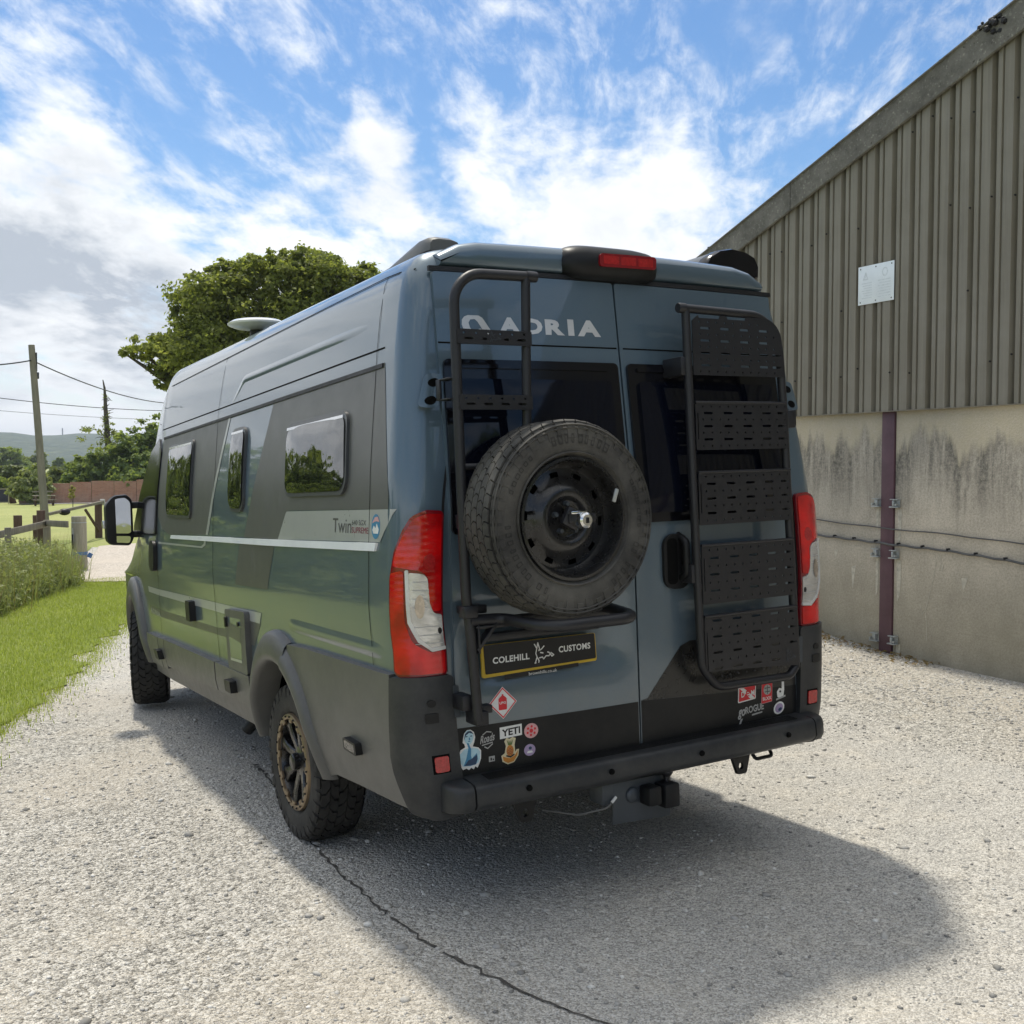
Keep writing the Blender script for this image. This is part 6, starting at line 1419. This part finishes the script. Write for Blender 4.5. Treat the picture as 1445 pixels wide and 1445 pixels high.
# trees along the left side of the lawn: they show as reflections in the van's flank and windows
pb = None; G4 = 'trees along the left of the lawn'
for k, (x, y, sc) in enumerate(((-17, 30, 1.0), (-13, 37, 1.15), (-21, 24, .95), (-9, 44, 1.1), (-25, 17, 1.05), (-28, 9, 1.1), (-30, 0, 1.0), (-16, 41, 1.2), (-5, 50, 1.1))):
    if k == 0:
        pb = tree('boundary_tree', (x, y, float(hgt(x, y))), [(0, 0, 2.0, 2.4, 2.2, 1.5), (1.6, .4, 1.7, 1.8, 1.8, 1.4), (-1.7, .3, 1.6, 1.8, 1.8, 1.3), (.4, 0, 3.0, 1.6, 1.6, 1.0), (-.8, -.6, 2.6, 1.4, 1.4, 1.0), (0, .2, .9, 3.0, 2.0, .9)], 7000, .16, 'bush_leaf', 'bushy boundary tree along the left of the lawn, seen mirrored in the van windows', 'tree', G4, .14, 4); t = pb
    else: t = copy_tree(pb); t.location = (x, y, float(hgt(x, y)))
    t.scale = (sc * 1.3, sc * 1.3, sc * (1.25 + .2 * math.sin(k * 2.3))); t.rotation_euler = (0, 0, k * 1.3)
G6 = 'unseen trees added behind the viewer'  # unseen row added to darken rear-window reflections and the cladding's near rib faces
for k, (x, y, sc) in enumerate(((3, -29, 1.0), (9, -26, 1.15), (15, -24, 1.05), (21, -22, 1.2), (27, -19, 1.05), (12, -33, 1.15))):
    t = copy_tree(pb); t.location = (x, y, float(hgt(x, y))); t.scale = (1.55 * sc, 1.55 * sc, 2.0 * sc); t.rotation_euler = (0, 0, k * 1.7)
    tag(t, 'tall unseen tree added behind the viewer to darken the rear window reflections', 'tree', G6)
G5 = 'scrub bushes left of the weeds'
for k, (x, y, sc) in enumerate(((-4.3, 13.2, 1.0), (-6.2, 12.2, 1.15), (-8.4, 13.4, 1.2), (-3.6, 16.0, 1.1), (-10.8, 11.4, 1.15), (-13.5, 9.8, 1.2), (-6.0, 16.5, 1.3))):
    if k == 0: sb = tree('scrub_bush', (x, y, float(hgt(x, y))), [(0, 0, .75, 1.0, .9, .6), (.7, .2, .6, .8, .8, .5), (-.7, .1, .65, .8, .8, .55), (.1, -.2, 1.15, .6, .6, .4), (0, 0, .3, 1.2, 1.0, .35)], 2600, .06, 'bush_leaf', 'scrubby green bush beside the tall weeds, seen mirrored in the van flank', 'bush', G5, .05, 3); t = sb
    else: t = copy_tree(sb); t.location = (x, y, float(hgt(x, y)))
    t.scale = (sc * 1.1, sc, sc * 1.1); t.rotation_euler = (0, 0, k * 1.9)
# brick garden wall with pale coping, table, board, sapling
wl = empty('brick_wall', (11, 87.9, -1.6), 'long old red brick garden wall below the bushes', 'wall')
m, t = newmat('brickwork'); g = t.n('ShaderNodeTexCoord').outputs['Object']; gx, gy, gzz = t.sep(g)
bt = t.n('ShaderNodeTexBrick', {'Vector': t.comb(gx, gzz, 0.0), 'Scale': 1.0, 'Mortar Size': .008, 'Brick Width': .235, 'Row Height': .078, 'Color1': (.24, .10, .065, 1), 'Color2': (.33, .155, .10, 1), 'Mortar': (.34, .29, .235, 1)})
c = t.mix(t.mr(t.noise(g, .35, 6, .65), .46, .64, 0, .7, True), bt.outputs[0], (.36, .27, .21)); c = t.mix(t.mr(t.noise(g, .9, 6, .7), .52, .7, 0, .75, True), c, (.19, .085, .06))
finish(t, t.n('ShaderNodeBsdfPrincipled', {'Base Color': c, 'Roughness': .92, 'Specular IOR Level': .2}))
for k, (x0_, x1_, z1_) in enumerate(((5.9, 7.7, -.10), (7.71, 9.6, .06), (9.61, 11.2, .16), (11.21, 12.9, .24), (12.91, 14.6, .22), (14.61, 16.6, .34), (16.61, 20.5, .38))):
    yy = lambda x: 88.66 - (x - 6.2) * .1396
    o = box('wall_run', (0, 0, 0), (x1_ - x0_, .34, z1_ + 2.0), 'brickwork', None, bev=.01); o.parent = wl; o.location = ((x0_ + x1_) / 2 - 11, yy((x0_ + x1_) / 2) - 87.9, (z1_ - 2.0) / 2 + 1.6); o.rotation_euler = (0, 0, -.1387)
tbl = empty('picnic_table', at(62, 78), 'timber picnic table in front of the olive bush', 'picnic table')
bm = bmesh.new(); bbox(bm, (0, 0, .74), (1.55, .75, .05), None, .01); frombm('table_top', bm, 'old_timber', tbl)
for y in (-.62, .62): box('bench_seat', (0, y, .44), (1.55, .26, .05), 'old_timber', tbl)
for x in (-.6, .6):
    for y in (-.5, .5): box('leg', (x, y * .9, .36), (.09, .06, .80), 'brown_timber', tbl, rot=Matrix.Rotation(-.5 * (1 if y > 0 else -1), 3, 'X'))
box('back_rail', (0, .72, 1.02), (1.4, .05, .10), 'old_timber', tbl); box('cup', (-.1, -.1, .81), (.11, .1, .1), 'ink_white', tbl)
cb = empty('chalkboard', at(2, 86), 'timber-framed chalkboard on a stand at the left edge', 'chalkboard'); cb.rotation_euler = (0, 0, -.1)
bm = bmesh.new(); bbox(bm, (0, 0, .68), (.98, .03, 1.02), Matrix.Rotation(-.12, 3, 'X')); frombm('board', bm, 'chalkboard', cb)
for x in (-.52, .52): box('frame_post', (x, -.01, .62), (.09, .06, 1.26), 'pale_timber', cb, rot=Matrix.Rotation(-.12, 3, 'X'))
for z in (.14, 1.22): box('frame_rail', (0, .09 * (z - .68), z), (1.1, .05, .08), 'pale_timber', cb)
box('back_leg', (.72, .50, .45), (.5, .06, 1.0), 'brown_timber', cb, rot=Matrix.Rotation(-.3, 3, 'Y'))
bsap = at(102, 68); tree('sapling', bsap, [(0, 0, 1.0, .28, .28, .32), (.1, 0, 1.25, .2, .2, .25), (-.12, 0, .85, .2, .2, .2)], 420, .06, 'yellow_leaf', 'young yellow-leaved sapling on the lawn before the brick wall', 'sapling', None, .03, 2, 1.2)
# wooded hills
th_ = np.linspace(-1.1, 1.5, 150); rr_ = np.array([1500, 1750, 2000, 2200, 2400, 2600, 2800, 3100, 3500]); hp_ = np.array([-.02, .10, .30, .55, .80, .97, 1.0, .9, .7])
vs, fs = [], []
for i, r_ in enumerate(rr_):
    for a in th_:
        top = 70 + 9 * math.sin(a * 7.1 + .6) + 5 * math.sin(a * 17 + 1) + 2.5 * math.sin(a * 41) + 1.5 * math.sin(a * 97)
        vs.append((r_ * math.sin(a), r_ * math.cos(a), -6 + top * hp_[i] * (1 + .06 * math.sin(a * 23 + i * 1.7)) + (1.6 * rng.normal() if i > 2 else 0)))
n = len(th_)
for i in range(len(rr_) - 1):
    for k in range(n - 1): fs.append((i * n + k, i * n + k + 1, (i + 1) * n + k + 1, (i + 1) * n + k))
frompy('hills', vs, fs, 'far_wood', None, kind='structure', sharp=None)
ma = empty('radio_mast', (345, 2720, 64), 'thin radio mast on the wooded hill skyline', 'mast')
box('mast_pole', (0, 0, 11), (2.6, 2.6, 24), 'steel_grey', ma, bev=0)

# ------------------------------------------------------------------ the air: thin even haze so far woods fade to blue
bm = bmesh.new(); bbox(bm, (0, 900, 60), (5200, 6600, 150))
hz_ = frombm('haze', bm, [], None, smooth=False); hz_['kind'] = 'stuff'
m = bpy.data.materials.new('haze'); m.use_nodes = True; t = NT(m.node_tree)
pv_ = t.n('ShaderNodeVolumePrincipled', {'Color': (.80, .88, 1.0, 1), 'Density': .00022, 'Anisotropy': .2})
t.link(pv_.outputs[0], t.n('ShaderNodeOutputMaterial').inputs['Volume']); hz_.data.materials.append(m)
